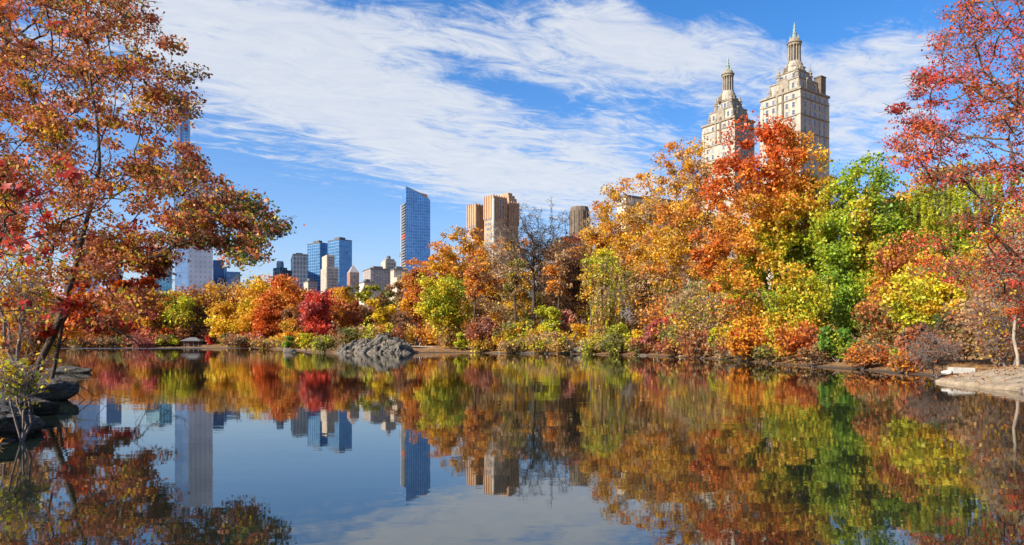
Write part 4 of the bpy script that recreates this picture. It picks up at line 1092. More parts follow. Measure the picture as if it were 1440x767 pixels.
def build_skyline():
    tb = tower_block
    # hidden behind the left oak, mainly seen reflected
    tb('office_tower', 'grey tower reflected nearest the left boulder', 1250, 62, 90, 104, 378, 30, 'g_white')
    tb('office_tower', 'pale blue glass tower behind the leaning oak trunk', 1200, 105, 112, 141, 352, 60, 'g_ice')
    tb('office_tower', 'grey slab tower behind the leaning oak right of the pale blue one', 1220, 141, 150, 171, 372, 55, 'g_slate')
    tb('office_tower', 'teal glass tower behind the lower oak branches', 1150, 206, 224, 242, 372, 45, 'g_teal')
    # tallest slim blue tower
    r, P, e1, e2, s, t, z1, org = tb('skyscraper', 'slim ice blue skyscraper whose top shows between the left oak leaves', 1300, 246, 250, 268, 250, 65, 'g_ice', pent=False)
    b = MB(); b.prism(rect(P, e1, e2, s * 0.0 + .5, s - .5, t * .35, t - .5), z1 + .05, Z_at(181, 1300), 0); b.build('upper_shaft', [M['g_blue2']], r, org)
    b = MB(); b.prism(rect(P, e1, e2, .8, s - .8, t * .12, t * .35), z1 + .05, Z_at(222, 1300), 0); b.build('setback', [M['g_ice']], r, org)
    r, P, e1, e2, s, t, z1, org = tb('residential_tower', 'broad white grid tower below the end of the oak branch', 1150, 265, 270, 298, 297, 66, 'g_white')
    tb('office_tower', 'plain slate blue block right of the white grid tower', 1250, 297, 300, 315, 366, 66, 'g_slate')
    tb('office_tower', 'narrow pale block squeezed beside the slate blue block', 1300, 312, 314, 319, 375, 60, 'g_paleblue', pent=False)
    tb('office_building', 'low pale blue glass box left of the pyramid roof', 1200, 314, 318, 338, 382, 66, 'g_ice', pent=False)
    r, P, e1, e2, s, t, z1, org = tb('office_building', 'small dark stepped block in front of the pale blue glass box', 1000, 322, 326, 341, 398, 60, 'g_grey', pent=False)
    # pyramid roof
    Y = 1100
    r, P, e1, e2, s, t, z1, org = tb('tower_house', 'small tower with a steep grey green pyramid roof', Y, 353, 366, 376, 407, 50, 'greybrick', pent=False)
    b = MB(); q = rect(P, e1, e2, -.5, s + .5, -.5, t + .5); c = P + e1 * s / 2 + e2 * t / 2
    for i in range(4):
        a, d = q[i], q[(i + 1) % 4]; n = len(b.v)
        b.v += [(a[0], a[1], z1), (d[0], d[1], z1), (c[0], c[1], Z_at(385, Y))]; b.f.append((n, n + 1, n + 2)); b.fm.append(0); b.uv += [(0, 0)] * 3
    b.build('pyramid_roof', [M['roofgrey']], r, org)
    # teal stepped
    Y = 1050
    r, P, e1, e2, s, t, z1, org = tb('office_tower', 'teal glass tower with stepped round crown', Y, 384, 393, 404, 376, 45, 'g_teal', pent=False)
    c = P + e1 * s * .5 + e2 * t * .5; R = min(s, t) * .42
    b = MB(); b.lathe(c, [(R, z1), (R, Z_at(368.5, Y)), (R * .9, Z_at(368.5, Y)), (R * .85, Z_at(366.5, Y)), (0.01, Z_at(366.5, Y))]); b.build('round_crown', [M['g_teal']], r, org)
    b = MB(); b.prism(rect(P, e1, e2, -6, -.05, 1.0, t + 6), BASE_Z, Z_at(380, Y), 0); b.build('side_wing', [M['g_grey']], r, org)
    tb('office_tower', 'dark grey slab tower with fine window grid', 1000, 409, 412, 433, 357, 70, 'g_grey')
    r, P, e1, e2, s, t, z1, org = tb('glass_tower', 'left one of the paired blue glass towers, its top edged darker', 1150, 432, 450, 461, 341, 38, 'g_blue2')
    tb('glass_tower', 'right and taller one of the paired blue glass towers', 1120, 461, 477, 495, 336, 42, 'g_blue2')
    # beige stepped tower in front
    Y = 820
    r, P, e1, e2, s, t, z1, org = tb('apartment_tower', 'beige stepped tower in front of the paired blue glass towers', Y, 451, 459, 476, 376, 62, 'beige', pent=False)
    b = MB(); b.prism(rect(P, e1, e2, s * .1, s * .95, t * .08, t * .72), z1 + .03, Z_at(358, Y), 0); up = b.build('upper_tower', [M['beige']], r, org)
    windows(r, org, P, P + e2 * t, Z_at(408, Y), z1 - 1, 7, 7, 1.6, 2.4); windows(r, org, P + e1 * s, P, Z_at(408, Y), z1 - 1, 3, 7, 1.6, 2.4)
    q0 = P + e1 * s * .1; windows(r, org, q0 + e2 * t * .08, q0 + e2 * t * .72, z1 + 1, Z_at(360, Y), 4, 4, 1.6, 2.2)
    r, P, e1, e2, s, t, z1, org = tb('apartment_block', 'low beige block left of the beige stepped tower', 800, 427, 433, 446, 395, 58, 'beige')
    windows(r, org, P, P + e2 * t, Z_at(412, 800), z1 - 1.5, 5, 4, 1.5, 2.2)
    # gabled brick tower
    Y = 780
    r, P, e1, e2, s, t, z1, org = tb('brick_tower', 'red brown brick tower with pointed gable top', Y, 488, 492, 505, 383, 62, 'redbrick', pent=False)
    b = MB(); q = rect(P, e1, e2, 0, s, 0, t); c = P + e1 * s / 2 + e2 * t / 2
    for i in range(4):
        a, d = q[i], q[(i + 1) % 4]; n = len(b.v)
        b.v += [(a[0], a[1], z1), (d[0], d[1], z1), (c[0], c[1], Z_at(371, Y))]; b.f.append((n, n + 1, n + 2)); b.fm.append(0); b.uv += [(0, 0)] * 3
    b.build('gable_roof', [M['greybrick']], r, org)
    windows(r, org, P, P + e2 * t, Z_at(412, Y), z1 - 1, 5, 7, 1.3, 2.2)
    # beige group
    Y = 700
    r, P, e1, e2, s, t, z1, org = tb('apartment_block', 'grey beige apartment block with dark roof left of the tall blue glass tower', Y, 510, 521, 550, 377, 62, 'greybrick')
    windows(r, org, P, P + e2 * t, Z_at(408, Y), z1 - 2, 11, 6, 1.3, 2.0); windows(r, org, P + e1 * s, P, Z_at(408, Y), z1 - 2, 4, 6, 1.3, 2.0)
    r, P, e1, e2, s, t, z1, org = tb('apartment_block', 'beige block carrying a rooftop water tank', 760, 536, 542, 557, 367, 60, 'beige', pent=False)
    c = P + e1 * s * .5 + e2 * t * .5
    b = MB(); b.prism(rect(P, e1, e2, s * .1, s * .9, t * .1, t * .9), z1 + .03, z1 + 2.5, 0); b.build('penthouse', [M['greybrick']], r, org)
    b = MB(); b.lathe(c, [(2.2, z1 + 2.5), (2.2, z1 + 5.5), (2.5, z1 + 5.6), (0.02, z1 + 7.4)], 14); b.build('water_tank', [M['wood']], r, org)
    windows(r, org, P, P + e2 * t, Z_at(400, 760), z1 - 1, 5, 6, 1.3, 2.0)
    r, P, e1, e2, s, t, z1, org = tb('apartment_block', 'plain tan block in front of the left foot of the tall blue glass tower', 620, 549, 554, 573, 378, 64, 'beige')
    windows(r, org, P, P + e2 * t, Z_at(410, 620), z1 - 1.5, 5, 5, 1.1, 1.8)
    b = MB(); b.prism(rect(P, e1, e2, -9, -.05, t * 0, t * .6), BASE_Z, Z_at(391, 620), 0); b.build('lower_wing', [M['beige']], r, org)
    r, P, e1, e2, s, t, z1, org = tb('apartment_block', 'low cream block in front of the grey beige apartment block', 640, 505, 512, 527, 396, 60, 'cream')
    windows(r, org, P, P + e2 * t, Z_at(414, 640), z1 - 1.5, 5, 4, 1.2, 1.9)
    # tall blue glass tower
    Y = 900
    P, e1, e2, s, t = corner_fp(565.5, 571, 605, Y, 68)
    org = (P[0], P[1], BASE_Z)
    r = thing('glass_skyscraper', 'tall blue glass skyscraper with slanted top and a construction hoist', 'building', org)
    b = MB(); q = rect(P, e1, e2, 0, s, 0, t)
    zt = [Z_at(262, Y), Z_at(282, Y + t * .4), Z_at(272, Y + 20), Z_at(270, Y + 20)]
    b.prism(q, BASE_Z, zt, 0, mtop=1); b.build('glass_facade', [M['g_blue'], M['darkbrick']], r, org)
    # dark rear crown wall
    b = MB(); i0 = s * .55
    b.prism(rect(P, e1, e2, i0, s - .5, 0.6, t - .5), Z_at(290, Y), [Z_at(263, Y), Z_at(273, Y + 20), Z_at(273, Y + 20), Z_at(264, Y)], 0); b.build('crown_wall', [M['redbrick']], r, org)
    rng = random.Random(9)
    for k in range(30):
        py = 286 + k * 4.0
        b = MB(); b.prism(rect(P, e1, e2, 0.6, s * .9, -1.6, -.02), Z_at(py + 1.1, Y), Z_at(py - .9, Y), 0)
        b.build('balcony', [M['orange_net'] if k in (11, 12, 24) else M['slab']], r, org)
    b = MB(); b.prism(rect(P, e1, e2, s + 1.2, s + 2.8, -1.5, 0.2), BASE_Z, Z_at(284, Y), 0); b.build('hoist_mast', [M['steel']], r, org)
    b = MB(); b.prism(rect(P, e1, e2, s + 3.0, s + 6, -2.5, 1.0), Z_at(358, Y), Z_at(352, Y), 0); b.build('hoist_cabin', [M['slab']], r, org)
    b = MB(); b.prism(rect(P, e1, e2, -.1, s + .1, -.1, t + .1), Z_at(372, Y), Z_at(366, Y), 0); b.build('netting_band', [M['orange_net']], r, org)

def build_brown():
    Y = 600
    P, e1, e2, s, t = corner_fp(681, 694, 712, Y, 48)
    org = (P[0], P[1], BASE_Z)
    r = thing('brick_towers', 'tan brown brick tower building with ribbed crown right of the tall blue glass tower', 'building', org)
    def block(nm, fp, top, ribs=True, depth=0):
        P, e1, e2, s, t = fp
        b = MB(); z1 = Z_at(top, P[1]); b.prism(rect(P, e1, e2, 0, s, 0, t), BASE_Z, z1, 0)
        o = b.build(nm, [M['brown']], r, org)
        if ribs:
            for (o0, d, L, nrm) in ((P, e1, s, -e2), (P, e2, t, -e1)):
                n = max(3, int(L / 2.6))
                for k in range(n + 1):
                    c = o0 + d * L * k / n
                    b = MB(); h = .45
                    q = [tuple(c + d * (-h)), tuple(c + d * h), tuple(c + d * h + nrm * .7), tuple(c + d * (-h) + nrm * .7)]
                    b.prism(q, Z_at(top + 32, P[1]), z1 + 0.8, 0)
                    b.build('rib', [M['brown']], o, org)
        return o, z1
    main = (P, e1, e2, s, t)
    o, z1 = block('main_tower', main, 275)
    windows(o, org, P + e1 * s, P, Z_at(400, Y), z1 - 18, 5, 14, 1.5, 2.3, frame='winpale'); 
    windows(o, org, P, P + e2 * t, z1 - 20, z1 - 2, 3, 4, 1.9, 2.6)
    wing = corner_fp(657.5, 669, 681, Y + 12, 48)
    o2, z2 = block('left_wing', wing, 287)
    windows(o2, org, wing[0] + wing[1] * wing[3], wing[0], Z_at(360, Y), z2 - 18, 4, 9, 1.5, 2.3)
    # rear tower with rounded shoulder
    fp = corner_fp(700, 716, 729, Y + 16, 48)
    P2, a, c, s2, t2 = fp
    o3, z3 = block('rear_tower', fp, 284)
    for k, (f0, f1, top) in enumerate([(0.0, .88, 278), (0.0, .72, 274), (0.0, .5, 270.5)]):
        b = MB(); b.prism(rect(P2, a, c, s2 * (.05 + .04 * k), s2 * (.95 - .05 * k), t2 * (.02 + .02 * k), t2 * f1), z3 - .5 + k * .03, Z_at(top, Y + 16), 0)
        b.build('crown_step', [M['brown']], o3, org)
    # light beige bay on the corner of the main tower
    b = MB(); b.lathe(P, [(1.3, BASE_Z), (1.3, Z_at(280, Y)), (0.02, Z_at(278, Y))], 10); b.build('corner_bay', [M['cream']], r, org)
    # round dark tower farther right
    Y = 420
    c = (X_at(815, Y), Y)
    org = (c[0], c[1], BASE_Z)
    r = thing('round_tower', 'dark brown round topped tower behind the leafless branches', 'building', org)
    b = MB(); R = 6.0
    b.lathe(c, [(R, BASE_Z), (R, Z_at(297, Y)), (R * .97, Z_at(296, Y)), (R * .9, Z_at(292, Y)), (0.02, Z_at(291, Y))], 12); b.build('wall', [M['darkbrick']], r, org)
    for k in range(14):
        a = 2 * math.pi * k / 14; q = []
        for dr, da in ((R - .3, -.04), (R - .3, .04), (R + .3, .04), (R + .3, -.04)): q.append((c[0] + dr * math.cos(a + da), c[1] + dr * math.sin(a + da)))
        b = MB(); b.prism(q, Z_at(350, Y), Z_at(298, Y), 0); b.build('rib', [M['darkbrick']], r, org)
    # cream blocks behind the trees
    for lab, Y, pl, pc, pr, top, th, cols, rows in [
        ('pale cream block left of the dark round tower, behind the branches', 400, 780, 788, 832, 334, 62, 8, 6),
        ('long cream apartment block behind the plane trees, lower step', 330, 838, 848, 905, 334, 62, 9, 6),
        ('cream apartment block behind the plane trees, upper step left of the twin towers', 345, 868, 880, 985, 274, 58, 13, 7)]:
        r, P, e1, e2, s, t, z1, org = tower_block('apartment_block', lab, Y, pl, pc, pr, top, th, 'cream')
        windows(r, org, P, P + e2 * t, z1 - rows * 4.2, z1 - 1.8, cols, rows, 1.5, 2.4)
        for k in range(2):
            b = MB(); b.prism(rect(P, e1, e2, -.35, s + .35, -.35, t + .35), z1 - 5 - 12.6 * k, z1 - 4.3 - 12.6 * k, 0); b.build('cornice', [M['stone_trim']], r, org)
    r, P, e1, e2, s, t, z1, org = tower_block('glass_block', 'low pale blue and white block right of the right stone tower', 360, 1158, 1164, 1196, 262, 66, 'g_paleblue')

def build_twin():
    root = None
    Yr = 300
    Pr = np.array([X_at(1125.5, Yr), Yr])
    org = (Pr[0], Pr[1], BASE_Z)
    root = thing('twin_towered_building', 'cream stone apartment house with two ornate towers ending in green copper finials', 'building', org)
    # shared base
    P, e1, e2, s, t = corner_fp(985, 1128, 1178, 306, 40)
    b = MB(); z1 = Z_at(268, 306); b.prism(rect(P, e1, e2, 0, s, 0, t), BASE_Z, z1, 0); base = b.build('base_block', [M['stone']], root, org)
    windows(base, org, P + e1 * s, P, z1 - 34, z1 - 2, 12, 6, 1.5, 2.5)
    windows(base, org, P, P + e2 * t, z1 - 30, z1 - 2, 3, 5, 1.5, 2.5)
    def tower(Y, pl, pc, pr, top, k, chimney):
        P, e1, e2, s, t = corner_fp(pl, pc, pr, Y, 56)
        zt = Z_at(top, Y)
        cen = P + e1 * s / 2 + e2 * t / 2
        b = MB(); z0 = z1 + .05 if False else BASE_Z + 40
        b.prism(rect(P, e1, e2, 0, s, 0, t), z0, zt, 0)
        # shallow full-height corner piers
        for i, j in ((-.25, -.25), (s - 1.4, -.25), (-.25, t - 1.4)):
            b.prism(rect(P, e1, e2, i, i + 1.65, j, j + 1.65), z0, zt - 3, 0)
        tw = b.build('tower', [M['stone'], M['stone_trim']], root, org)
        for dz, hh, pr_ in ((0, .9, .55), (-4.2 * k, .45, .35), (-11.5 * k, .55, .4), (-19 * k, .4, .3)):
            c = MB(); c.prism(rect(P, e1, e2, -pr_, s + pr_, -pr_, t + pr_), zt + dz - hh, zt + dz + .02, 0); c.build('cornice', [M['stone_trim']], tw, org)
        fl = 3.75 * k
        windows(tw, org, P + e1 * s, P, zt - 9 * fl, zt - 1.5, 5, 9, 1.25 * k, 2.1 * k, skip=lambda c, r: c == 2)
        windows(tw, org, P, P + e2 * t, zt - 9 * fl, zt - 1.5, 5, 9, 1.25 * k, 2.1 * k)
        # tall dark bronze arched bay in the middle of the left face
        m = P + e1 * s * .5
        for dx in (-1.5 * k, 1.5 * k):
            c = MB(); q0 = m + e1 * dx
            q = [tuple(q0 + e1 * -.5), tuple(q0 + e1 * .5), tuple(q0 + e1 * .5 - e2 * .45), tuple(q0 + e1 * -.5 - e2 * .45)]
            c.prism(q, zt - 11 * k, zt + 1.5, 0); c.build('pilaster', [M['darkbrick'] if dx < 0 else M['stone_trim']], tw, org)
        # setback tiers
        z = zt + .03
        for ins, h in ((.14, 6.2 * k), (.27, 4.8 * k), (.345, 3.0 * k)):
            c = MB(); c.prism(rect(P, e1, e2, s * ins, s * (1 - ins), t * ins, t * (1 - ins)), z, z + h, 0)
            c.prism(rect(P, e1, e2, s * ins - .3, s * (1 - ins) + .3, t * ins - .3, t * (1 - ins) + .3), z + h - .5, z + h + .03, 1)
            st = c.build('setback', [M['stone'], M['stone_trim']], tw, org)
            if ins < .30:
                windows(tw, org, P + e1 * s * (1 - ins) + e2 * t * ins, P + e1 * s * ins + e2 * t * ins, z + .4, z + h - .6, 4, 1, 1.2 * k, 2.2 * k)
                windows(tw, org, P + e1 * s * ins + e2 * t * ins, P + e1 * s * ins + e2 * t * (1 - ins), z + .4, z + h - .6, 3, 1, 1.2 * k, 2.2 * k)
            # curved gable in the middle of each visible side
            if ins < .2:
                for q0, d, nn, L in ((P + e1 * s * .5 + e2 * t * ins, e1, -e2, s), (P + e1 * s * ins + e2 * t * .5, e2, -e1, t)):
                    g = MB(); hw = 2.6 * k; pts = []
                    for a in range(9):
                        ang = math.pi * a / 8; pts.append((q0 + d * hw * math.cos(ang), z + h * .75 + 2.6 * k * math.sin(ang)))
                    prof = [(q0 + d * hw, z)] + pts + [(q0 - d * hw, z)]
                    for side in (nn * .55, nn * -.9):
                        n = len(g.v); g.v += [(p[0] + side[0], p[1] + side[1], zz) for p, zz in prof]; g.f.append(tuple(range(n, n + len(prof)))); g.fm.append(0); g.uv += [(0, 0)] * len(prof)
                    for i in range(len(prof) - 1):
                        (p, za), (p2, zb) = prof[i], prof[i + 1]
                        g.quad((p[0] + nn[0] * .55, p[1] + nn[1] * .55, za), (p2[0] + nn[0] * .55, p2[1] + nn[1] * .55, zb), (p2[0] - nn[0] * .9, p2[1] - nn[1] * .9, zb), (p[0] - nn[0] * .9, p[1] - nn[1] * .9, za))
                    g.build('gable', [M['stone_trim']], tw, org)
            # corner urns
            if ins > .05 and ins < .30:
                for i, j in ((ins, ins), (1 - ins, ins), (ins, 1 - ins), (1 - ins, 1 - ins)):
                    u = P + e1 * s * i + e2 * t * j; zz = z + h * .15; f = k * (1.15 if ins > .2 else .8)
                    g = MB(); g.lathe(u, [(.95 * f, zz), (.95 * f, zz + 2 * f), (1.2 * f, zz + 2.1 * f), (.7 * f, zz + 2.6 * f), (1.0 * f, zz + 3.4 * f), (.5 * f, zz + 4.2 * f), (.55 * f, zz + 4.6 * f), (.2 * f, zz + 5.3 * f), (.25 * f, zz + 5.8 * f), (0.02, zz + 6.5 * f)], 8)
                    g.build('urn', [M['stone_trim']], tw, org)
            z += h
        # round temple
        R = 2.55 * k
        c = MB(); c.lathe(cen, [(R * 1.45, z - 2.5), (R * 1.45, z + 1.2 * k), (R * 1.2, z + 1.3 * k), (R * 1.2, z + 2.4 * k), (0.02, z + 2.4 * k)], 20)
        c.lathe(cen, [(R * .62, z + 2.3 * k), (R * .62, z + 10 * k)], 16)
        cup = c.build('cupola', [M['stone'], M['stone_trim']], tw, org)
        zc = z + 2.4 * k
        c = MB()
        for q in range(12):
            a = 2 * math.pi * q / 12; c.lathe((cen[0] + R * .98 * math.cos(a), cen[1] + R * .98 * math.sin(a)), [(.42 * k, zc), (.42 * k, zc + .5), (.33 * k, zc + .6), (.28 * k, zc + 7.2 * k), (.42 * k, zc + 7.6 * k)], 8)
        c.build('colonnade', [M['stone_trim']], tw, org)
        ze = zc + 7.6 * k
        # four scrolled buttresses leaning on the drum
        for q in range(4):
            a = math.pi / 4 + math.pi / 2 * q + rad(56); dd = np.array([math.cos(a), math.sin(a)]); nn2 = np.array([-dd[1], dd[0]]) * .55 * k
            prof = [(R * 1.0, z - 3), (R * 2.3, z - 3), (R * 2.2, z - 1.0 * k), (R * 1.75, z - .4 * k), (R * 1.55, z + 1.2 * k), (R * 1.25, z + 2.2 * k), (R * 1.0, z + 2.6 * k)]
            g = MB()
            for sd in (1, -1):
                n = len(g.v); g.v += [(cen[0] + dd[0] * r_ + nn2[0] * sd, cen[1] + dd[1] * r_ + nn2[1] * sd, zz) for r_, zz in prof]; g.f.append(tuple(range(n, n + len(prof)))); g.fm.append(0); g.uv += [(0, 0)] * len(prof)
            for i in range(len(prof) - 1):
                (r0, za), (r1, zb) = prof[i], prof[i + 1]
                P3 = lambda r_, zz, sd: (cen[0] + dd[0] * r_ + nn2[0] * sd, cen[1] + dd[1] * r_ + nn2[1] * sd, zz)
                g.quad(P3(r0, za, 1), P3(r1, zb, 1), P3(r1, zb, -1), P3(r0, za, -1))
            g.build('buttress', [M['stone_trim']], tw, org)
        c = MB(); c.lathe(cen, [(0.05, ze), (R * 1.15, ze), (R * 1.15, ze + .9 * k), (R * 1.3, ze + 1.1 * k), (R * 1.3, ze + 1.5 * k), (R * 1.08, ze + 1.7 * k), (R * 1.0, ze + 2.6 * k), (R * .75, ze + 3.4 * k), (R * .5, ze + 3.9 * k)], 20); c.build('entablature', [M['stone_trim']], tw, org)
        zf = ze + 2.9 * k
        c = MB(); c.lathe(cen, [(R * .62, zf), (R * .55, zf + .7 * k), (R * .36, zf + 1.0 * k), (R * .36, zf + 2.6 * k), (R * .46, zf + 2.8 * k), (R * .2, zf + 3.6 * k), (R * .26, zf + 4.6 * k), (R * .14, zf + 5.2 * k), (R * .2, zf + 6.0 * k), (R * .06, zf + 7.2 * k), (0.02, zf + 8.6 * k)], 12)
        for q in range(6):
            a = 2 * math.pi * q / 6; c.lathe((cen[0] + R * .8 * math.cos(a), cen[1] + R * .8 * math.sin(a)), [(.28 * k, zf - .6 * k), (.3 * k, zf + .5 * k), (.1, zf + 1.5 * k), (0.02, zf + 2.0 * k)], 6)
        c.build('copper_finial', [M['copper']], tw, org)
        if chimney:
            c = MB(); c.prism(rect(P, e1, e2, s * .05, s * .05 + 3.4, t - 4.2, t - .4), zt + .05, zt + 8.6, 0)
            c.prism(rect(P, e1, e2, s * .05 - .2, s * .05 + 3.6, t - 4.4, t - .2), zt + 8.6, zt + 9.1, 0); c.build('chimney', [M['darkbrick']], tw, org)
    tower(300, 1070, 1125.5, 1165, 122, 1.0, True)
    tower(333, 988, 1033, 1060, 163, 0.98, False)

build_skyline(); build_brown(); build_twin()

# ------------------------------------------------------------------ shelters and people
def shelter(name, label, x, y, w, d, h, rot, roofh):
    z = gz(x, y)
    root = thing(name, label, 'shelter', (x, y, z)); root.rotation_euler = (0, 0, rot)
    def bx(nm, x0, x1, y0, y1, z0, z1, mat):
        b = MB(); b.prism([(x0, y0), (x1, y0), (x1, y1), (x0, y1)], z0, z1, 0); b.build(nm, [M[mat]], root)
    for ix in (-1, -.33, .33, 1):
        for iy in (-1, 1):
            px, py = ix * (w / 2 - .3), iy * (d / 2 - .3)
            bx('post', px - .11, px + .11, py - .11, py + .11, -.3, h, 'wood')
    bx('rail', -w / 2 + .3, w / 2 - .3, -d / 2 + .24, -d / 2 + .32, .85, 1.0, 'wood')
    bx('bench', -w / 2 + .5, w / 2 - .5, d / 2 - .9, d / 2 - .45, .38, .46, 'wood')
    bx('floor', -w / 2, w / 2, -d / 2, d / 2, -.3, .08, 'wood')
    e = .7; b = MB()
    P = [(-w / 2 - e, -d / 2 - e), (w / 2 + e, -d / 2 - e), (w / 2 + e, d / 2 + e), (-w / 2 - e, d / 2 + e)]
    R = [(-w * .2, 0), (w * .2, 0)]
    z0, z1 = h, h + roofh
    b.quad((*P[0], z0), (*P[1], z0), (*R[1], z1), (*R[0], z1)); b.quad((*P[2], z0), (*P[3], z0), (*R[0], z1), (*R[1], z1))
    n = len(b.v); b.v += [(*P[1], z0), (*P[2], z0), (*R[1], z1), (*P[3], z0), (*P[0], z0), (*R[0], z1)]; b.f += [(n, n + 1, n + 2), (n + 3, n + 4, n + 5)]; b.fm += [0, 0]; b.uv += [(0, 0)] * 6
    b.prism(P, z0 - .22, z0 - .01, 0)
    b.build('roof', [M['roofgrey']], root)
shelter('wooden_shelter', 'rustic wooden boat shelter with grey hip roof at the far shore', X_at(270, 249), 249.5, 5.6, 3.2, 2.3, 0.08, 1.15)
shelter('wooden_shelter', 'small shelter with pale grey roof half hidden behind the yellow green leaning tree', X_at(621, 150), 150, 4.2, 3.0, 2.4, 0.2, 1.0)

def person(label, x, y, rz, coat, trousers, stride):
    z = gz(x, y) + 0.06
    J = [(0, 0, .95), (0, 0, 1.15), (0, .02, 1.38), (0, .02, 1.5), (0, .03, 1.6), (0, .03, 1.74),            # pelvis..head top
         (-.1, 0, .9), (-.11, .06 + stride, .5), (-.11, stride * 1.2, .08), (-.11, -.14 + stride * 1.2, .04),
         (.1, 0, .9), (.11, .04 - stride * .3, .5), (.11, .05 - stride, .08), (.11, -.1 - stride, .04),
         (-.19, .02, 1.4), (-.25, .05, 1.13), (-.24, -.06, .9), (-.24, -.09, .8),
         (.19, .02, 1.4), (.25, .05, 1.13), (.24, -.06, .9), (.24, -.09, .8)]
    Eg = [(0, 1), (1, 2), (2, 3), (3, 4), (4, 5), (0, 6), (6, 7), (7, 8), (8, 9), (0, 10), (10, 11), (11, 12), (12, 13), (2, 14), (14, 15), (15, 16), (16, 17), (2, 18), (18, 19), (19, 20), (20, 21)]
    Rr = [.15, .14, .15, .06, .095, .085, .1, .075, .05, .04, .1, .075, .05, .04, .075, .055, .042, .04, .075, .055, .042, .04]
    me = bpy.data.meshes.new('body'); me.from_pydata(J, Eg, []); 
    o = bpy.data.objects.new('body', me); COL.objects.link(o)
    sk = o.modifiers.new('skin', 'SKIN'); ss = o.modifiers.new('sub', 'SUBSURF'); ss.levels = 1; ss.render_levels = 1
    for i, v in enumerate(me.skin_vertices[0].data):
        v.radius = (Rr[i], Rr[i] * (.75 if i < 3 else 1)); v.use_root = (i == 0)
    m, nt, out = new_mat('dressed_' + coat)
    tc = node(nt, 'ShaderNodeTexCoord'); sp = node(nt, 'ShaderNodeSeparateXYZ'); nt.links.new(tc.outputs['Object'], sp.inputs[0])
    cols = {'maroon': (.17, .03, .05), 'blackcloth': (.03, .03, .035), 'paletrouser': (.45, .36, .3), 'darktrouser': (.05, .05, .07)}
    cr = ramp(nt, math_n(nt, 'DIVIDE', sp.outputs[2], 2.0), [(0, (.05, .04, .04)), (.05, cols[trousers]), (.42, cols[coat]), (.745, (.55, .36, .27))])
    cr.node.color_ramp.interpolation = 'CONSTANT'
    b = node(nt, 'ShaderNodeBsdfPrincipled', i_Roughness=.9); nt.links.new(cr, b.inputs['Base Color']); nt.links.new(b.outputs[0], out.inputs[0])
    me.materials.append(m)
    o.name = 'person'; o.location = (x, y, z); o.rotation_euler = (0, 0, rz)
    tag(o, label, 'person', 'walkers on the lakeside path')
    h = MB(); h.lathe((0, .045), [(.005, 1.86), (.07, 1.845), (.115, 1.78), (.12, 1.70), (.1, 1.62)], 12); h.build('hair', [M['hair']], o)
person('person in a maroon jacket and pale trousers walking on the lakeside path', X_at(592, 125), 125.0, rad(75), 'maroon', 'paletrouser', .16)
person('person in a black coat and dark trousers walking ahead near the rock outcrop', X_at(585.5, 125.4), 125.4, rad(75), 'blackcloth', 'darktrouser', .12)

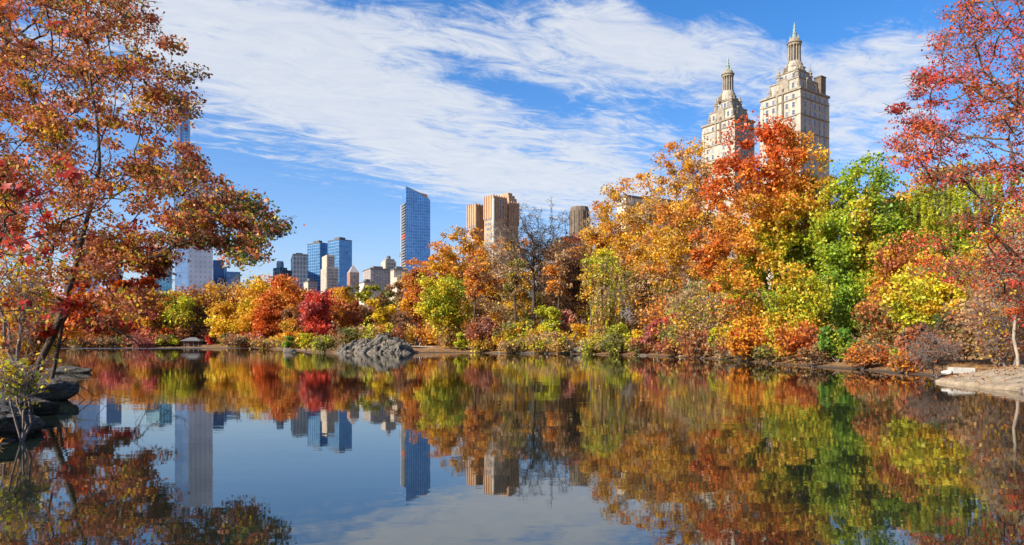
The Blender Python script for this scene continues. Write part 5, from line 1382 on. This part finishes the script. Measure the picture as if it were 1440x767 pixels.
# ------------------------------------------------------------------ sky, sun, camera
SUN_EL, SUN_AZ = 33.0, -122.0          # azimuth measured from +Y towards +X
def build_world():
    w = bpy.data.worlds.new('World'); SC.world = w; w.use_nodes = True
    nt = w.node_tree
    for n in list(nt.nodes): nt.nodes.remove(n)
    out = node(nt, 'ShaderNodeOutputWorld')
    sky = node(nt, 'ShaderNodeTexSky'); sky.sky_type = 'NISHITA'; sky.sun_disc = False
    sky.sun_elevation = rad(SUN_EL); sky.sun_rotation = rad(SUN_AZ)
    sky.air_density = 1.0; sky.dust_density = 1.5; sky.ozone_density = 4.0
    tc = node(nt, 'ShaderNodeTexCoord')
    sp = node(nt, 'ShaderNodeSeparateXYZ'); nt.links.new(tc.outputs['Generated'], sp.inputs[0])
    x, y, z = sp.outputs
    L = lambda op, a, b=None, c=None, clamp=False: math_n(nt, op, a, b, c, clamp)
    zz = L('MAXIMUM', z, 0.03); yy = L('MAXIMUM', y, 0.05)
    u, v = L('DIVIDE', x, zz), L('DIVIDE', y, zz)               # position on a flat cloud layer
    tx, tz = L('DIVIDE', x, yy), L('DIVIDE', z, yy)
    def cloudnoise(scale, ang, sx, sy, detail, rough, dist, off):
        cv = node(nt, 'ShaderNodeCombineXYZ'); nt.links.new(u, cv.inputs[0]); nt.links.new(v, cv.inputs[1]); cv.inputs[2].default_value = off
        mp = node(nt, 'ShaderNodeMapping', vector_type='TEXTURE'); mp.inputs['Rotation'].default_value = (0, 0, rad(ang)); mp.inputs['Scale'].default_value = (sx, sy, 1)
        nt.links.new(cv.outputs[0], mp.inputs[0])
        n = node(nt, 'ShaderNodeTexNoise', i_Scale=scale, i_Detail=detail, i_Roughness=rough, i_Distortion=dist)
        nt.links.new(mp.outputs[0], n.inputs['Vector'])
        return n.outputs['Fac']
    n1 = cloudnoise(1.5, 38, 2.1, 0.75, 10, 0.66, 0.9, 1.7)
    n2 = cloudnoise(6.0, 25, 1.5, 0.9, 10, 0.7, 1.2, 5.1)
    n3 = cloudnoise(0.8, 30, 1.5, 1.0, 4, 0.5, 0.3, 9.3)
    def blob(px, py, rx, ry, ang, amp):
        a = rad(ang); c, s = math.cos(a), math.sin(a)
        dx = L('SUBTRACT', tx, (px - CX) / F); dz = L('SUBTRACT', tz, (HY - py) / F)
        p = L('DIVIDE', L('ADD', L('MULTIPLY', dx, c), L('MULTIPLY', dz, -s)), rx / F)
        q = L('DIVIDE', L('ADD', L('MULTIPLY', dx, s), L('MULTIPLY', dz, c)), ry / F)
        r2 = L('ADD', L('MULTIPLY', p, p), L('MULTIPLY', q, q))
        return L('MULTIPLY', L('POWER', 2.718, L('MULTIPLY', r2, -1.0)), amp)
    cov = None
    for bl in CLOUDS:
        t = blob(*bl); cov = t if cov is None else L('ADD', cov, t)
    nz = L('ADD', L('ADD', L('MULTIPLY', n1, 1.25), L('MULTIPLY', n2, 1.05)), L('MULTIPLY', n3, 0.25))     # about 0.69 mean
    d = L('ADD', L('SUBTRACT', nz, 1.42), cov)
    d = L('MULTIPLY', d, 2.1, clamp=True)
    dens = L('SUBTRACT', 1.0, L('POWER', 2.718, L('MULTIPLY', L('MULTIPLY', d, d), -2.6)))
    dens = L('MULTIPLY', dens, 0.93)
    veil = L('MULTIPLY', L('POWER', 2.718, L('MULTIPLY', zz, -7.5)), 0.55)     # thin high haze, thicker towards the horizon
    dens = L('ADD', dens, L('MULTIPLY', L('SUBTRACT', 1.0, dens), veil))
    hs = node(nt, 'ShaderNodeHueSaturation'); hs.inputs['Saturation'].default_value = 1.32; hs.inputs['Value'].default_value = 1.0
    nt.links.new(sky.outputs[0], hs.inputs['Color'])
    cc = ramp(nt, n2, [(0.3, (3.3, 3.55, 4.0)), (0.7, (4.1, 4.2, 4.35))])
    mx = node(nt, 'ShaderNodeMix', data_type='RGBA'); nt.links.new(dens, mx.inputs[0])
    tn = node(nt, 'ShaderNodeMix', data_type='RGBA', blend_type='MULTIPLY'); tn.inputs[0].default_value = 1.0
    nt.links.new(hs.outputs[0], tn.inputs[6]); tn.inputs[7].default_value = (1.03, 0.97, 1.05, 1)
    nt.links.new(tn.outputs[2], mx.inputs[6]); nt.links.new(cc, mx.inputs[7])
    bg = node(nt, 'ShaderNodeBackground'); bg.inputs['Strength'].default_value = SKY_STRENGTH
    nt.links.new(mx.outputs[2], bg.inputs['Color']); nt.links.new(bg.outputs[0], out.inputs[0])

SKY_STRENGTH = 0.13
# sky coverage: centre (as seen along the view), half-lengths, tilt (degrees, downwards to the right), amount
CLOUDS = [(700, 265, 220, 34, 14, 0.16), (1270, 130, 110, 50, 10, 0.16), (1090, 190, 130, 40, 8, 0.14), (250, 175, 120, 24, 16, 0.2), (300, 60, 260, 60, 10, 0.16), (330, 110, 330, 95, 14, 0.46), (620, 180, 350, 75, 18, 0.46), (880, 255, 170, 45, 8, 0.40), (720, 300, 110, 22, 14, 0.10),
          (560, 20, 470, 60, 8, 0.34), (960, 75, 190, 60, 6, 0.44), (900, 165, 240, 65, 12, 0.20), (1270, 40, 90, 90, -20, 0.34),
          (1240, 195, 130, 48, 8, 0.36), (1180, 140, 100, 60, 0, 0.16), (860, 15, 90, 30, 0, 0.2),
          (1150, 25, 90, 40, 5, -0.25), (400, 290, 240, 44, 14, -0.24), (430, 390, 420, 60, 0, -0.40), (520, 82, 70, 14, 10, -0.12), (760, 128, 160, 22, 10, -0.26), (690, 195, 130, 16, 14, -0.16), (900, 225, 110, 16, 10, -0.14), (340, 60, 90, 14, 14, -0.14), (960, 8, 70, 25, 0, -0.3)]
build_world()

sun = bpy.data.lights.new('sun', 'SUN'); sun.energy = 5.0; sun.angle = rad(0.5); sun.color = (1.0, 0.93, 0.82)
so = bpy.data.objects.new('sun', sun); COL.objects.link(so)
az, el = rad(SUN_AZ), rad(SUN_EL)
dirv = Vector((math.sin(az) * math.cos(el), math.cos(az) * math.cos(el), math.sin(el)))
so.rotation_euler = dirv.to_track_quat('Z', 'Y').to_euler(); so.location = (-40, -30, 60)

cam = bpy.data.cameras.new('camera'); cam.lens = 24; cam.sensor_width = 36; cam.clip_start = 0.1; cam.clip_end = 12000
cam.shift_y = (HY - 383.5) / 1440.0
co = bpy.data.objects.new('camera', cam); COL.objects.link(co)
co.location = (0, 0, CAM_H); co.rotation_euler = (rad(90), 0, 0)
SC.camera = co

vs = SC.view_settings
vs.view_transform = 'Standard'; vs.look = 'None'; vs.exposure = 0.70; vs.gamma = 1.0; vs.use_curve_mapping = False
cy = SC.cycles
cy.max_bounces = 6; cy.diffuse_bounces = 3; cy.glossy_bounces = 3; cy.transmission_bounces = 4; cy.transparent_max_bounces = 4
cy.caustics_reflective = False; cy.caustics_refractive = False
cy.use_denoising = True
try:
    cy.denoiser = 'OPENIMAGEDENOISE'; cy.denoising_input_passes = 'RGB_ALBEDO_NORMAL'; cy.denoising_prefilter = 'ACCURATE'
except Exception: pass
